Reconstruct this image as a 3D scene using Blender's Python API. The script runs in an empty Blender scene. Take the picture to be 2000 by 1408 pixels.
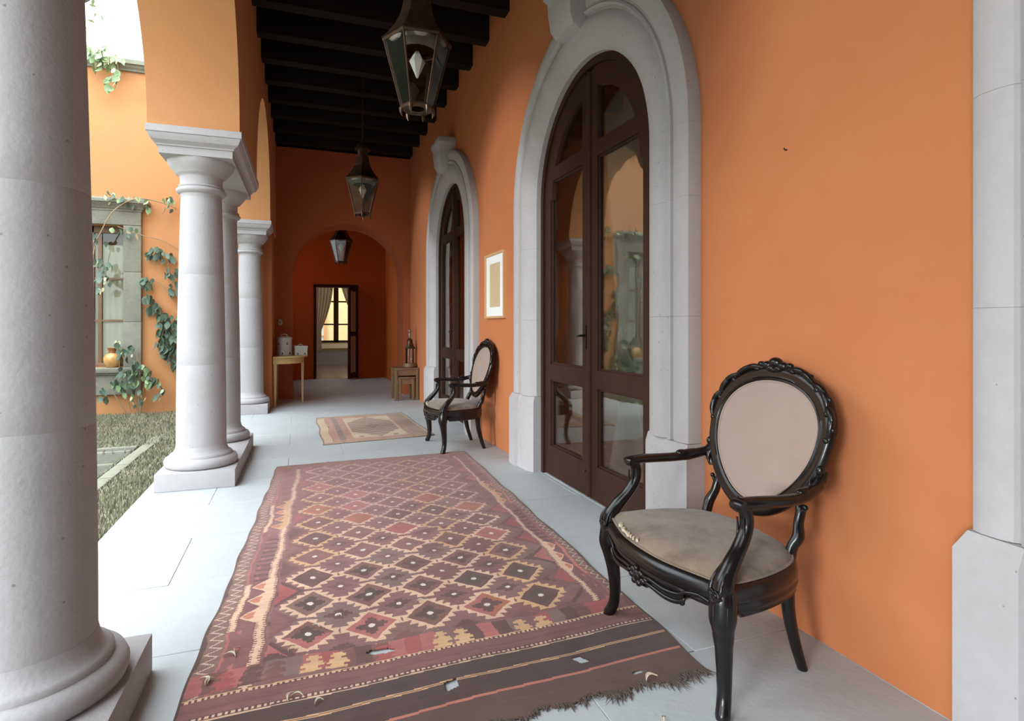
import bpy, bmesh, math, random
import numpy as np
from mathutils import Vector, Matrix

random.seed(7)
rng = np.random.default_rng(11)
SC = bpy.context.scene
COL = SC.collection
PI = math.pi

# ------------------------------------------------------------------ camera
TH = math.radians(20.3)
cam_d = bpy.data.cameras.new('camera')
cam = bpy.data.objects.new('camera', cam_d)
COL.objects.link(cam)
cam.location = (0, 0, 1.15)
cam.rotation_euler = (PI / 2, 0, -TH)
cam_d.sensor_width = 36.0
cam_d.lens = 1130 / 2000 * 36
cam_d.shift_y = -66 / 2000
cam_d.clip_start = 0.05
SC.camera = cam

# ------------------------------------------------------------------ world, light, exposure
W = bpy.data.worlds.new('overcast_sky')
SC.world = W
W.use_nodes = True
wn = W.node_tree.nodes
bg = wn['Background']
# overcast sky: white, about three times as bright overhead as at the horizon
wl = W.node_tree.links
w_geo = wn.new('ShaderNodeTexCoord')
w_sep = wn.new('ShaderNodeSeparateXYZ')
wl.new(w_geo.outputs['Generated'], w_sep.inputs[0])
w_map = wn.new('ShaderNodeMapRange')
w_map.inputs['From Min'].default_value = 0.0
w_map.inputs['From Max'].default_value = 1.0
w_map.inputs['To Min'].default_value = 1.1
w_map.inputs['To Max'].default_value = 5.0
wl.new(w_sep.outputs['Z'], w_map.inputs['Value'])
wl.new(w_map.outputs[0], bg.inputs['Strength'])
bg.inputs['Color'].default_value = (0.84, 0.935, 1.0, 1)
# veiled low sun: a broad soft glow that comes over the open side of the courtyard and in through the arches
sun_d = bpy.data.lights.new('veiled_sun', 'SUN')
sun_d.energy = 1.0
sun_d.angle = math.radians(11)
sun_d.color = (0.95, 0.98, 1.0)
sun = bpy.data.objects.new('veiled_sun', sun_d)
COL.objects.link(sun)
sun.location = (-8, -5, 3)
sun.rotation_euler = Vector((0.86, 0.50, -0.145)).to_track_quat('-Z', 'Y').to_euler()
SC.view_settings.view_transform = 'Standard'
SC.view_settings.look = 'None'
SC.view_settings.gamma = 1
SC.view_settings.exposure = 0.85
SC.view_settings.use_curve_mapping = False


# ------------------------------------------------------------------ helpers
class MB:
    """collects vertices and faces of ONE mesh"""
    def __init__(self):
        self.v = []
        self.f = []

    def add(self, vs, fs):
        n = len(self.v)
        self.v.extend([tuple(p) for p in vs])
        self.f.extend([tuple(i + n for i in q) for q in fs])
        return self

    def box(self, a, b):
        x0, y0, z0 = a
        x1, y1, z1 = b
        vs = [(x0, y0, z0), (x1, y0, z0), (x1, y1, z0), (x0, y1, z0), (x0, y0, z1), (x1, y0, z1), (x1, y1, z1), (x0, y1, z1)]
        return self.add(vs, [(3, 2, 1, 0), (4, 5, 6, 7), (0, 1, 5, 4), (1, 2, 6, 5), (2, 3, 7, 6), (3, 0, 4, 7)])

    def loft(self, rings, cap=True, closed=False):
        """rings: equal-length closed loops"""
        n = len(rings[0])
        vs = [p for r in rings for p in r]
        fs = []
        m = len(rings)
        for i in range(m if closed else m - 1):
            a = i * n
            b = ((i + 1) % m) * n
            for j in range(n):
                k = (j + 1) % n
                fs.append((a + j, a + k, b + k, b + j))
        if cap and not closed:
            fs.append(tuple(reversed(range(n))))
            fs.append(tuple((m - 1) * n + j for j in range(n)))
        return self.add(vs, fs)

    def lathe(self, prof, c=(0, 0, 0), seg=32, cap=True):
        rings = []
        for r, z in prof:
            rings.append([(c[0] + r * math.cos(2 * PI * i / seg), c[1] + r * math.sin(2 * PI * i / seg), c[2] + z) for i in range(seg)])
        return self.loft(rings, cap)

    def tube(self, pts, rad, n=10, ref=(0, 0, 1), sub=6, closed=False, cap=True):
        """pts: control points; rad: one number, one per point or (ra, rb) per point; Catmull-Rom smoothed"""
        P = [Vector(p) for p in pts]
        m = len(P)
        if not isinstance(rad, (list, tuple)):
            rad = [rad] * m
        R = [(r, r) if not isinstance(r, (list, tuple)) else r for r in rad]
        S, Q = [], []
        last = m if closed else m - 1
        for i in range(last):
            if closed:
                p0, p1, p2, p3 = P[(i - 1) % m], P[i], P[(i + 1) % m], P[(i + 2) % m]
                r1, r2 = R[i], R[(i + 1) % m]
            else:
                p0, p1, p2, p3 = P[max(i - 1, 0)], P[i], P[i + 1], P[min(i + 2, m - 1)]
                r1, r2 = R[i], R[i + 1]
            for s in range(sub):
                t = s / sub
                S.append(0.5 * ((2 * p1) + (p2 - p0) * t + (2 * p0 - 5 * p1 + 4 * p2 - p3) * t * t + (3 * p1 - p0 - 3 * p2 + p3) * t ** 3))
                tt = t * t * (3 - 2 * t)
                Q.append((r1[0] + (r2[0] - r1[0]) * tt, r1[1] + (r2[1] - r1[1]) * tt))
        if not closed:
            S.append(P[-1])
            Q.append(R[-1])
        N = len(S)
        up = Vector(ref)
        rings = []
        for i in range(N):
            if closed:
                t = (S[(i + 1) % N] - S[(i - 1) % N])
            else:
                t = S[min(i + 1, N - 1)] - S[max(i - 1, 0)]
            if t.length < 1e-9:
                t = Vector((0, 0, 1))
            t.normalize()
            a = up - t * up.dot(t)
            if a.length < 1e-4:
                a = Vector((1, 0, 0)) - t * t.x
            a.normalize()
            b = t.cross(a)
            if not closed:
                up = a if abs(Vector(ref).dot(t)) > 0.93 else Vector(ref)
            ra, rb = Q[i]
            rings.append([tuple(S[i] + a * (ra * math.cos(2 * PI * k / n)) + b * (rb * math.sin(2 * PI * k / n))) for k in range(n)])
        return self.loft(rings, cap, closed)

    def ball(self, c, r, seg=12, rings=8):
        if not isinstance(r, (list, tuple)):
            r = (r, r, r)
        rr = []
        for i in range(rings + 1):
            a = -PI / 2 + PI * i / rings
            cr = max(math.cos(a), 0.02)
            rr.append([(c[0] + r[0] * cr * math.cos(2 * PI * k / seg), c[1] + r[1] * cr * math.sin(2 * PI * k / seg), c[2] + r[2] * math.sin(a)) for k in range(seg)])
        return self.loft(rr)

    def xf(self, fn):
        self.v = [tuple(fn(p)) for p in self.v]
        return self

    def mesh(self, name, mat, smooth=True, angle=38, bevel=0, bseg=2):
        me = bpy.data.meshes.new(name)
        me.from_pydata(self.v, [], self.f)
        bm = bmesh.new()
        bm.from_mesh(me)
        bmesh.ops.recalc_face_normals(bm, faces=bm.faces)
        if bevel:
            es = [e for e in bm.edges if len(e.link_faces) == 2 and e.calc_face_angle(0) > 0.6]
            bmesh.ops.bevel(bm, geom=es, offset=bevel, segments=bseg, affect='EDGES', profile=0.6, clamp_overlap=True)
        bm.to_mesh(me)
        bm.free()
        if smooth:
            me.shade_smooth()
            me.set_sharp_from_angle(angle=math.radians(angle))
        me.materials.append(mat)
        return me

    def build(self, name, mat, parent=None, loc=(0, 0, 0), rot=None, **kw):
        o = bpy.data.objects.new(name, self.mesh(name, mat, **kw))
        COL.objects.link(o)
        o.location = loc
        if rot:
            o.rotation_euler = rot
        if parent:
            o.parent = parent
        return o


def inst(name, me, parent=None, loc=(0, 0, 0), rot=(0, 0, 0), sc=None):
    o = bpy.data.objects.new(name, me)
    COL.objects.link(o)
    o.location = loc
    o.rotation_euler = rot
    if sc:
        o.scale = sc if isinstance(sc, (tuple, list)) else (sc, sc, sc)
    if parent:
        o.parent = parent
    return o


def empty(name, loc=(0, 0, 0), rz=0, parent=None):
    o = bpy.data.objects.new(name, None)
    COL.objects.link(o)
    o.location = loc
    o.rotation_euler = (0, 0, rz)
    o.empty_display_size = 0.1
    if parent:
        o.parent = parent
    return o


def tag(o, label, cat, group=None, kind=None):
    o['label'] = label
    o['category'] = cat
    if group:
        o['group'] = group
    if kind:
        o['kind'] = kind
    return o


def struct(o):
    o['kind'] = 'structure'
    return o


def dup(root, loc, rz=None, label=None):
    r = root.copy()
    COL.objects.link(r)
    r.location = loc
    if rz is not None:
        r.rotation_euler = (0, 0, rz)
    if label:
        r['label'] = label

    def rec(src, dst):
        for ch in list(src.children):
            c = ch.copy()
            COL.objects.link(c)
            c.parent = dst
            rec(ch, c)
    rec(root, r)
    return r


# ------------------------------------------------------------------ materials
def mat(name, col, rough=0.6, metal=0.0, noise=None, noise2=None, bump=0.0, bscale=60, spec=0.5, coat=0.0, trans=0.0, sheen=0.0):
    """noise = (scale, amount, colour): patches of another colour; noise2 the same again, finer"""
    m = bpy.data.materials.new(name)
    m.use_nodes = True
    nt = m.node_tree
    p = nt.nodes['Principled BSDF']
    p.inputs['Roughness'].default_value = rough
    p.inputs['Metallic'].default_value = metal
    p.inputs['Specular IOR Level'].default_value = spec
    p.inputs['Coat Weight'].default_value = coat
    p.inputs['Coat Roughness'].default_value = 0.12
    if sheen:
        p.inputs['Sheen Weight'].default_value = sheen
    tc = nt.nodes.new('ShaderNodeTexCoord')
    geo = nt.nodes.new('ShaderNodeNewGeometry')
    src = None
    colnode = nt.nodes.new('ShaderNodeRGB')
    colnode.outputs[0].default_value = (*col, 1)
    src = colnode.outputs[0]
    for nz in (noise, noise2):
        if not nz:
            continue
        sc, amt, c2 = nz
        n = nt.nodes.new('ShaderNodeTexNoise')
        n.inputs['Scale'].default_value = sc
        n.inputs['Detail'].default_value = 5
        n.inputs['Roughness'].default_value = 0.6
        nt.links.new(geo.outputs['Position'], n.inputs['Vector'])
        r = nt.nodes.new('ShaderNodeMapRange')
        r.inputs['From Min'].default_value = 0.40
        r.inputs['From Max'].default_value = 0.68
        r.inputs['To Min'].default_value = 0
        r.inputs['To Max'].default_value = amt
        nt.links.new(n.outputs['Fac'], r.inputs['Value'])
        mx = nt.nodes.new('ShaderNodeMix')
        mx.data_type = 'RGBA'
        nt.links.new(r.outputs[0], mx.inputs['Factor'])
        nt.links.new(src, mx.inputs['A'])
        mx.inputs['B'].default_value = (*c2, 1)
        src = mx.outputs['Result']
    nt.links.new(src, p.inputs['Base Color'])
    if bump:
        n = nt.nodes.new('ShaderNodeTexNoise')
        n.inputs['Scale'].default_value = bscale
        n.inputs['Detail'].default_value = 6
        nt.links.new(geo.outputs['Position'], n.inputs['Vector'])
        b = nt.nodes.new('ShaderNodeBump')
        b.inputs['Strength'].default_value = bump
        b.inputs['Distance'].default_value = 0.004
        nt.links.new(n.outputs['Fac'], b.inputs['Height'])
        nt.links.new(b.outputs[0], p.inputs['Normal'])
    if trans:
        p.inputs['Transmission Weight'].default_value = trans
    return m


def add_pits(m, dark, scale=26, thr=0.16, strength=1.0):
    """small dark pits in cut stone: Voronoi cells with few hits"""
    nt = m.node_tree
    p = nt.nodes['Principled BSDF']
    src = p.inputs['Base Color'].links[0].from_socket
    geo = nt.nodes.new('ShaderNodeNewGeometry')
    vo = nt.nodes.new('ShaderNodeTexVoronoi')
    vo.inputs['Scale'].default_value = scale
    nt.links.new(geo.outputs['Position'], vo.inputs['Vector'])
    sep = nt.nodes.new('ShaderNodeSeparateColor')
    nt.links.new(vo.outputs['Color'], sep.inputs[0])
    g = nt.nodes.new('ShaderNodeMath'); g.operation = 'GREATER_THAN'; g.inputs[1].default_value = 0.88
    nt.links.new(sep.outputs[0], g.inputs[0])
    l = nt.nodes.new('ShaderNodeMath'); l.operation = 'LESS_THAN'; l.inputs[1].default_value = thr
    nt.links.new(vo.outputs['Distance'], l.inputs[0])
    mu = nt.nodes.new('ShaderNodeMath'); mu.operation = 'MULTIPLY'
    nt.links.new(g.outputs[0], mu.inputs[0]); nt.links.new(l.outputs[0], mu.inputs[1])
    mu2 = nt.nodes.new('ShaderNodeMath'); mu2.operation = 'MULTIPLY'; mu2.inputs[1].default_value = strength
    nt.links.new(mu.outputs[0], mu2.inputs[0])
    mx = nt.nodes.new('ShaderNodeMix'); mx.data_type = 'RGBA'
    nt.links.new(mu2.outputs[0], mx.inputs['Factor'])
    nt.links.new(src, mx.inputs['A'])
    mx.inputs['B'].default_value = (*dark, 1)
    nt.links.new(mx.outputs['Result'], p.inputs['Base Color'])


def glass_mat(name, tint=(0.93, 0.95, 0.93), boost=1.0):
    """thin window pane: clear where you look straight through it, mirror-like at a grazing angle"""
    m = bpy.data.materials.new(name)
    m.use_nodes = True
    nt = m.node_tree
    nt.nodes.clear()
    out = nt.nodes.new('ShaderNodeOutputMaterial')
    tr = nt.nodes.new('ShaderNodeBsdfTransparent')
    tr.inputs[0].default_value = (*tint, 1)
    gl = nt.nodes.new('ShaderNodeBsdfGlossy')
    gl.inputs['Roughness'].default_value = 0.015
    gl.inputs['Color'].default_value = (0.95, 0.95, 0.95, 1)
    fr = nt.nodes.new('ShaderNodeFresnel')
    fr.inputs['IOR'].default_value = 1.5
    n = nt.nodes.new('ShaderNodeTexNoise')
    n.inputs['Scale'].default_value = 2.2
    geo = nt.nodes.new('ShaderNodeNewGeometry')
    nt.links.new(geo.outputs['Position'], n.inputs['Vector'])
    b = nt.nodes.new('ShaderNodeBump')
    b.inputs['Strength'].default_value = 0.06
    b.inputs['Distance'].default_value = 0.03
    nt.links.new(n.outputs['Fac'], b.inputs['Height'])
    nt.links.new(b.outputs[0], gl.inputs['Normal'])
    mu = nt.nodes.new('ShaderNodeMath')
    mu.operation = 'MULTIPLY'
    mu.inputs[1].default_value = boost
    mu.use_clamp = True
    nt.links.new(fr.outputs[0], mu.inputs[0])
    mx = nt.nodes.new('ShaderNodeMixShader')
    nt.links.new(mu.outputs[0], mx.inputs[0])
    nt.links.new(tr.outputs[0], mx.inputs[1])
    nt.links.new(gl.outputs[0], mx.inputs[2])
    nt.links.new(mx.outputs[0], out.inputs[0])
    return m


def cloth_mat(name, col, thin=0.35):
    m = mat(name, col, rough=0.9, spec=0.1)
    nt = m.node_tree
    p = nt.nodes['Principled BSDF']
    out = nt.nodes['Material Output']
    t = nt.nodes.new('ShaderNodeBsdfTranslucent')
    t.inputs[0].default_value = (*col, 1)
    mx = nt.nodes.new('ShaderNodeMixShader')
    mx.inputs[0].default_value = thin
    nt.links.new(p.outputs[0], mx.inputs[1])
    nt.links.new(t.outputs[0], mx.inputs[2])
    nt.links.new(mx.outputs[0], out.inputs[0])
    return m


def attr_mat(name, rough=0.95, weave=420.0, bump=0.35):
    """woven textile whose colours are the 'weave' colours of its own cells"""
    m = bpy.data.materials.new(name)
    m.use_nodes = True
    nt = m.node_tree
    p = nt.nodes['Principled BSDF']
    p.inputs['Roughness'].default_value = rough
    p.inputs['Specular IOR Level'].default_value = 0.12
    p.inputs['Sheen Weight'].default_value = 0.15
    a = nt.nodes.new('ShaderNodeAttribute')
    a.attribute_name = 'weave'
    geo = nt.nodes.new('ShaderNodeNewGeometry')
    n = nt.nodes.new('ShaderNodeTexNoise')
    n.inputs['Scale'].default_value = 9
    n.inputs['Detail'].default_value = 6
    nt.links.new(geo.outputs['Position'], n.inputs['Vector'])
    r = nt.nodes.new('ShaderNodeMapRange')
    r.inputs['To Min'].default_value = 0.72
    r.inputs['To Max'].default_value = 1.25
    nt.links.new(n.outputs['Fac'], r.inputs['Value'])
    mx = nt.nodes.new('ShaderNodeMix')
    mx.data_type = 'RGBA'
    mx.blend_type = 'MULTIPLY'
    mx.inputs['Factor'].default_value = 1
    nt.links.new(a.outputs['Color'], mx.inputs['A'])
    nt.links.new(r.outputs[0], mx.inputs['B'])
    nt.links.new(mx.outputs['Result'], p.inputs['Base Color'])
    w = nt.nodes.new('ShaderNodeTexWave')
    w.inputs['Scale'].default_value = weave / 6.283
    w.bands_direction = 'Y'
    w.inputs['Distortion'].default_value = 1.5
    nt.links.new(geo.outputs['Position'], w.inputs['Vector'])
    b = nt.nodes.new('ShaderNodeBump')
    b.inputs['Strength'].default_value = bump
    b.inputs['Distance'].default_value = 0.0015
    nt.links.new(w.outputs['Fac'], b.inputs['Height'])
    nt.links.new(b.outputs[0], p.inputs['Normal'])
    return m


M = {}
M['plaster'] = mat('orange_plaster', (0.49, 0.172, 0.070), 0.92, noise=(1.1, 0.45, (0.44, 0.143, 0.054)), noise2=(5, 0.18, (0.53, 0.21, 0.10)), bump=0.25, bscale=40, spec=0.15)
M['plaster_lit'] = mat('daylit_orange_plaster', (0.56, 0.270, 0.115), 0.92, noise=(0.9, 0.45, (0.52, 0.23, 0.095)), noise2=(4, 0.25, (0.46, 0.23, 0.12)), bump=0.25, bscale=40, spec=0.15)  # same orange paint, with the bleaching of strong daylight put into the colour
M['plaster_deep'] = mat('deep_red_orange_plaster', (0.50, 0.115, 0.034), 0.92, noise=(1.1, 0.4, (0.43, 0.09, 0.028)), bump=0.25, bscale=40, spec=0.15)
M['plaster_end_shade'] = mat('shaded_orange_plaster', (0.44, 0.125, 0.050), 0.92, noise=(1.1, 0.4, (0.38, 0.10, 0.040)), bump=0.25, bscale=40, spec=0.15)  # same orange paint, with the shade on the end wall put into the colour
M['plaster_side_lit'] = mat('side_lit_orange_plaster', (0.62, 0.165, 0.035), 0.92, noise=(1.1, 0.4, (0.55, 0.14, 0.03)), bump=0.25, bscale=40, spec=0.15)  # vestibule right wall: light falling on it is painted into the colour
M['stone'] = mat('pale_pink_cut_stone', (0.425, 0.402, 0.402), 0.78, noise=(3.0, 0.5, (0.375, 0.348, 0.343)), noise2=(22, 0.35, (0.47, 0.452, 0.456)), bump=0.35, bscale=70, spec=0.25)
add_pits(M['stone'], (0.20, 0.17, 0.16), 34, 0.13, 0.7)
M['stone_old'] = mat('weathered_grey_green_stone', (0.25, 0.25, 0.195), 0.85, noise=(5, 0.6, (0.17, 0.175, 0.13)), noise2=(30, 0.4, (0.31, 0.305, 0.25)), bump=0.5, bscale=50, spec=0.2)
M['floor'] = mat('pale_grey_stone_floor', (0.46, 0.478, 0.480), 0.55, noise=(2.2, 0.6, (0.405, 0.425, 0.43)), noise2=(16, 0.5, (0.50, 0.515, 0.515)), bump=0.25, bscale=45, spec=0.35)
add_pits(M['floor'], (0.36, 0.38, 0.38), 22, 0.10, 0.6)
M['joint'] = mat('grey_floor_joint', (0.40, 0.41, 0.41), 0.9)
M['wood_door'] = mat('dark_red_brown_door_wood', (0.042, 0.017, 0.010), 0.5, noise=(14, 0.5, (0.024, 0.010, 0.006)), bump=0.10, bscale=90, spec=0.18)
M['beam'] = mat('blackened_beam_wood', (0.010, 0.0065, 0.005), 0.75, noise=(10, 0.5, (0.006, 0.004, 0.003)), bump=0.5, bscale=30, spec=0.2)
M['ebony'] = mat('glossy_ebonised_wood', (0.007, 0.0055, 0.0055), 0.24, noise=(25, 0.4, (0.012, 0.008, 0.006)), bump=0.05, bscale=120, spec=0.42, coat=0.0)
M['ebony_bare'] = mat('rubbed_dark_brown_wood', (0.055, 0.030, 0.020), 0.45, noise=(30, 0.5, (0.02, 0.012, 0.009)), bump=0.1, bscale=120)
M['fabric_back'] = mat('dusty_pink_taupe_fabric', (0.335, 0.245, 0.20), 0.95, noise=(5, 0.35, (0.29, 0.205, 0.162)), bump=0.3, bscale=420, spec=0.1, sheen=0.2)
M['fabric_seat'] = mat('worn_khaki_velvet', (0.215, 0.160, 0.108), 0.95, noise=(7, 1.0, (0.105, 0.073, 0.050)), noise2=(26, 0.45, (0.27, 0.21, 0.15)), bump=0.4, bscale=200, spec=0.1, sheen=0.3)
M['padding'] = mat('cream_torn_padding', (0.62, 0.53, 0.38), 0.95, bump=0.5, bscale=200)
M['brass'] = mat('tarnished_brown_brass', (0.115, 0.068, 0.040), 0.42, metal=0.75, noise=(18, 0.7, (0.05, 0.03, 0.02)), bump=0.2, bscale=60)
M['tin'] = mat('grey_tin_lining', (0.30, 0.27, 0.23), 0.45, metal=0.5, noise=(15, 0.5, (0.18, 0.15, 0.12)))
M['candle'] = mat('matt_white_faceted_bulb', (0.62, 0.58, 0.52), 0.6)
M['iron'] = mat('black_iron', (0.02, 0.018, 0.016), 0.5, metal=0.6)
M['glass'] = glass_mat('window_pane_glass', (0.90, 0.89, 0.84), 0.85)
M['glass_lantern'] = glass_mat('lantern_glass', (0.93, 0.95, 0.93), 1.2)
M['glass_yard'] = glass_mat('courtyard_pane_glass', (0.92, 0.94, 0.92), 1.2)
M['pale_wood'] = mat('pale_honey_wood', (0.56, 0.38, 0.16), 0.45, noise=(12, 0.4, (0.48, 0.31, 0.12)), bump=0.1, bscale=80)
M['brown_wood'] = mat('mid_brown_wood', (0.20, 0.115, 0.058), 0.5, noise=(16, 0.5, (0.14, 0.075, 0.036)), bump=0.12, bscale=80)
M['frame_wood'] = mat('light_oak_frame', (0.62, 0.36, 0.17), 0.5, noise=(20, 0.4, (0.52, 0.29, 0.13)))
M['mount'] = mat('white_mount_board', (0.78, 0.80, 0.78), 0.8)
M['print'] = mat('buff_paper_print', (0.56, 0.42, 0.24), 0.85, noise=(7, 0.5, (0.46, 0.34, 0.20)), noise2=(30, 0.2, (0.62, 0.48, 0.30)))
M['ceramic'] = mat('off_white_painted_tin', (0.46, 0.44, 0.40), 0.5, noise=(8, 0.4, (0.38, 0.36, 0.32)))
M['dark'] = mat('dark_hollow', (0.03, 0.02, 0.015), 0.9)
M['jug'] = mat('amber_glazed_pottery', (0.58, 0.30, 0.085), 0.22, noise=(9, 0.7, (0.66, 0.42, 0.17)), noise2=(20, 0.3, (0.36, 0.15, 0.04)), spec=0.6)
M['jug_neck'] = mat('red_brown_glazed_pottery', (0.30, 0.115, 0.035), 0.3, spec=0.6)
M['curtain'] = cloth_mat('cream_curtain_cloth', (0.60, 0.52, 0.38), 0.35)
M['curtain_white'] = cloth_mat('white_sheer_cloth', (0.80, 0.80, 0.78), 0.45)
M['sheet'] = cloth_mat('pale_ivory_light_sheet', (0.86, 0.80, 0.60), 0.2)
M['room_wall'] = mat('ochre_room_wall', (0.52, 0.37, 0.18), 0.9, noise=(2, 0.4, (0.44, 0.30, 0.14)))
M['room_floor'] = mat('polished_red_floor', (0.26, 0.14, 0.085), 0.18, noise=(4, 0.5, (0.19, 0.10, 0.06)), spec=0.5)
M['dado'] = mat('grey_mauve_dado', (0.20, 0.165, 0.155), 0.8)
M['sill'] = mat('cream_sill', (0.66, 0.55, 0.38), 0.6)
M['yellow_wall'] = mat('pale_yellow_plaster', (0.66, 0.47, 0.24), 0.9, noise=(1.5, 0.4, (0.58, 0.40, 0.20)))
M['paving'] = mat('mossy_grey_paving', (0.135, 0.138, 0.115), 0.85, noise=(4, 0.7, (0.10, 0.11, 0.075)), noise2=(25, 0.5, (0.20, 0.20, 0.165)), bump=0.6, bscale=40, spec=0.2)
M['soil'] = mat('mossy_soil', (0.20, 0.20, 0.125), 0.95, noise=(5, 0.7, (0.15, 0.16, 0.095)), noise2=(20, 0.5, (0.28, 0.265, 0.18)), bump=0.8, bscale=60)
M['kerb'] = mat('pale_mortar_kerb', (0.27, 0.265, 0.20), 0.9, noise=(9, 0.5, (0.19, 0.20, 0.14)), bump=0.5, bscale=50)
M['grass'] = mat('short_dry_grass', (0.235, 0.24, 0.15), 0.85, noise=(3, 0.8, (0.35, 0.32, 0.225)))
M['leaf'] = mat('grey_green_leaf', (0.075, 0.125, 0.085), 0.55, noise=(8, 0.6, (0.13, 0.19, 0.13)))
M['leaf_light'] = mat('fresh_green_leaf', (0.19, 0.29, 0.13), 0.55, noise=(8, 0.6, (0.28, 0.38, 0.20)))
M['leaf_pale'] = mat('pale_dry_leaf', (0.50, 0.50, 0.30), 0.6)
M['stem'] = mat('tan_vine_stem', (0.34, 0.25, 0.15), 0.8)
M['litter'] = mat('pale_straw_leaf_litter', (0.66, 0.58, 0.44), 0.85, noise=(60, 0.5, (0.44, 0.35, 0.24)))
M['fringe'] = mat('dark_brown_wool_fringe', (0.075, 0.052, 0.043), 0.95, noise=(30, 0.6, (0.13, 0.09, 0.07)))
M['rug'] = attr_mat('woven_wool_kilim')
M['rug_small'] = attr_mat('woven_wool_prayer_rug', weave=300)
M['light_cut'] = mat('dark_light_cut_cover', (0.055, 0.062, 0.036), 0.8, noise=(6, 0.7, (0.09, 0.095, 0.06)), bump=1.0, bscale=12)  # dark cover added to the unseen opposite wall to cut low side light
M['trunk'] = mat('tree_bark', (0.12, 0.09, 0.06), 0.9, noise=(8, 0.6, (0.07, 0.05, 0.035)), bump=0.6, bscale=25)

# ------------------------------------------------------------------ walls with openings
def wall_strips(mb, a0, a1, z0, z1, b0, b1, openings, put):
    """a wall that runs along axis a from a0 to a1 and from b0 to b1 in thickness; openings = list of
    (top polyline [(a, z)...] , sill z); put(a, b, z) -> point"""
    cur = a0
    def quad_strip(pts, b):      # pts: [(a, zlow)] columns up to z1
        for (p, zl), (q, zm) in zip(pts, pts[1:]):
            n = len(mb.v)
            mb.v += [put(p, b, zl), put(q, b, zm), put(q, b, z1), put(p, b, z1)]
            mb.f.append((n, n + 1, n + 2, n + 3))
    def quad(*ps):
        n = len(mb.v)
        mb.v += list(ps)
        mb.f.append(tuple(range(n, n + len(ps))))
    for poly, sill in openings:
        s, e = poly[0][0], poly[-1][0]
        for b in (b0, b1):
            if s > cur + 1e-6:
                quad_strip([(cur, z0), (s, z0)], b)
            quad_strip(poly, b)
            if sill > z0:
                quad(put(s, b, z0), put(e, b, z0), put(e, b, sill), put(s, b, sill))
        if s > cur + 1e-6:
            quad(put(cur, b0, z0), put(cur, b1, z0), put(s, b1, z0), put(s, b0, z0))
        zl = max(z0, sill)
        for aa, zz in ((s, poly[0][1]), (e, poly[-1][1])):
            if zz > zl + 1e-6:
                quad(put(aa, b0, zl), put(aa, b1, zl), put(aa, b1, zz), put(aa, b0, zz))
        if sill > z0:
            quad(put(s, b0, sill), put(e, b0, sill), put(e, b1, sill), put(s, b1, sill))
        for (p, zp), (q, zq) in zip(poly, poly[1:]):
            quad(put(p, b0, zp), put(p, b1, zp), put(q, b1, zq), put(q, b0, zq))
        cur = e
    if a1 > cur + 1e-6:
        for b in (b0, b1):
            quad_strip([(cur, z0), (a1, z0)], b)
        quad(put(cur, b0, z0), put(cur, b1, z0), put(a1, b1, z0), put(a1, b0, z0))
    quad(put(a0, b0, z1), put(a0, b1, z1), put(a1, b1, z1), put(a1, b0, z1))
    quad(put(a0, b0, z0), put(a0, b1, z0), put(a0, b1, z1), put(a0, b0, z1))
    quad(put(a1, b0, z0), put(a1, b1, z0), put(a1, b1, z1), put(a1, b0, z1))


def arch(c, r, spring, n=28, rz=None):
    rz = rz or r
    return [(c - r * math.cos(PI * i / n), spring + rz * math.sin(PI * i / n)) for i in range(n + 1)]


def weld(mb):
    key, idx, nv = {}, [], []
    for p in mb.v:
        k = (round(p[0], 5), round(p[1], 5), round(p[2], 5))
        if k not in key:
            key[k] = len(nv)
            nv.append(p)
        idx.append(key[k])
    mb.v = nv
    mb.f = [tuple(dict.fromkeys(idx[i] for i in f)) for f in mb.f]
    mb.f = [f for f in mb.f if len(f) > 2]


CEIL = 4.0
Y_END = 9.85
Y_BACK = -4.5
XW = 1.79           # face of the right wall
DOORS = [-0.13, 3.44, 7.01]
D_HW, D_SPR = 0.80, 2.12

# right wall
mb = MB()
wall_strips(mb, Y_BACK, Y_END + 0.65, -0.05, 4.35, XW, XW + 0.40, [(arch(c, D_HW, D_SPR), -0.05) for c in DOORS], lambda a, b, z: (b, a, z))
weld(mb)
struct(mb.build('wall_right', M['plaster'], angle=30))

# arcade wall: leans 0.8 degrees off the right wall
def shear(x, y):
    return x + 0.0135 * (y - 4.6)
PIERS = [(-3.05, -1.55), (0.75, 2.25), (4.60, 6.12)]
mb = MB()
ops = []
spans = [(-1.55, 0.75), (2.25, 4.60), (6.12, 8.32)]
for s, e in spans:
    ops.append((arch((s + e) / 2, (e - s) / 2, 2.545, 32, 1.16), -9))
wall_strips(mb, Y_BACK, Y_END + 0.02, 2.545, 4.95, -0.975, -0.395, ops, lambda a, b, z: (shear(b, a), a, z))
weld(mb)
struct(mb.build('wall_left', M['plaster_lit'], angle=30))
# solid pier that ends the arcade, and the one behind the camera
mb = MB()
mb.box((-0.95, 8.82, -0.05), (-0.345, Y_END + 0.02, 2.546))
struct(mb.build('wall_left_pier', M['plaster'], bevel=0.012))
mb = MB()
mb.box((-1.08, Y_BACK, -0.05), (-0.50, -3.05, 2.546))
struct(mb.build('wall_left_pier', M['plaster'], bevel=0.012))

# far wall with its wide arch
AC, AR, ASP = 0.80, 0.88, 1.96
mb = MB()
wall_strips(mb, -0.62, XW + 0.005, -0.05, 4.35, Y_END, Y_END + 0.65, [(arch(AC, AR, ASP, 36), -0.05)], lambda a, b, z: (a, b, z))
weld(mb)
struct(mb.build('wall_end', M['plaster_end_shade'], angle=30))
# wall behind the camera
mb = MB().box((-1.2, Y_BACK - 0.3, -0.05), (XW + 0.4, Y_BACK, 4.35))
struct(mb.build('wall_back', M['plaster']))

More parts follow.
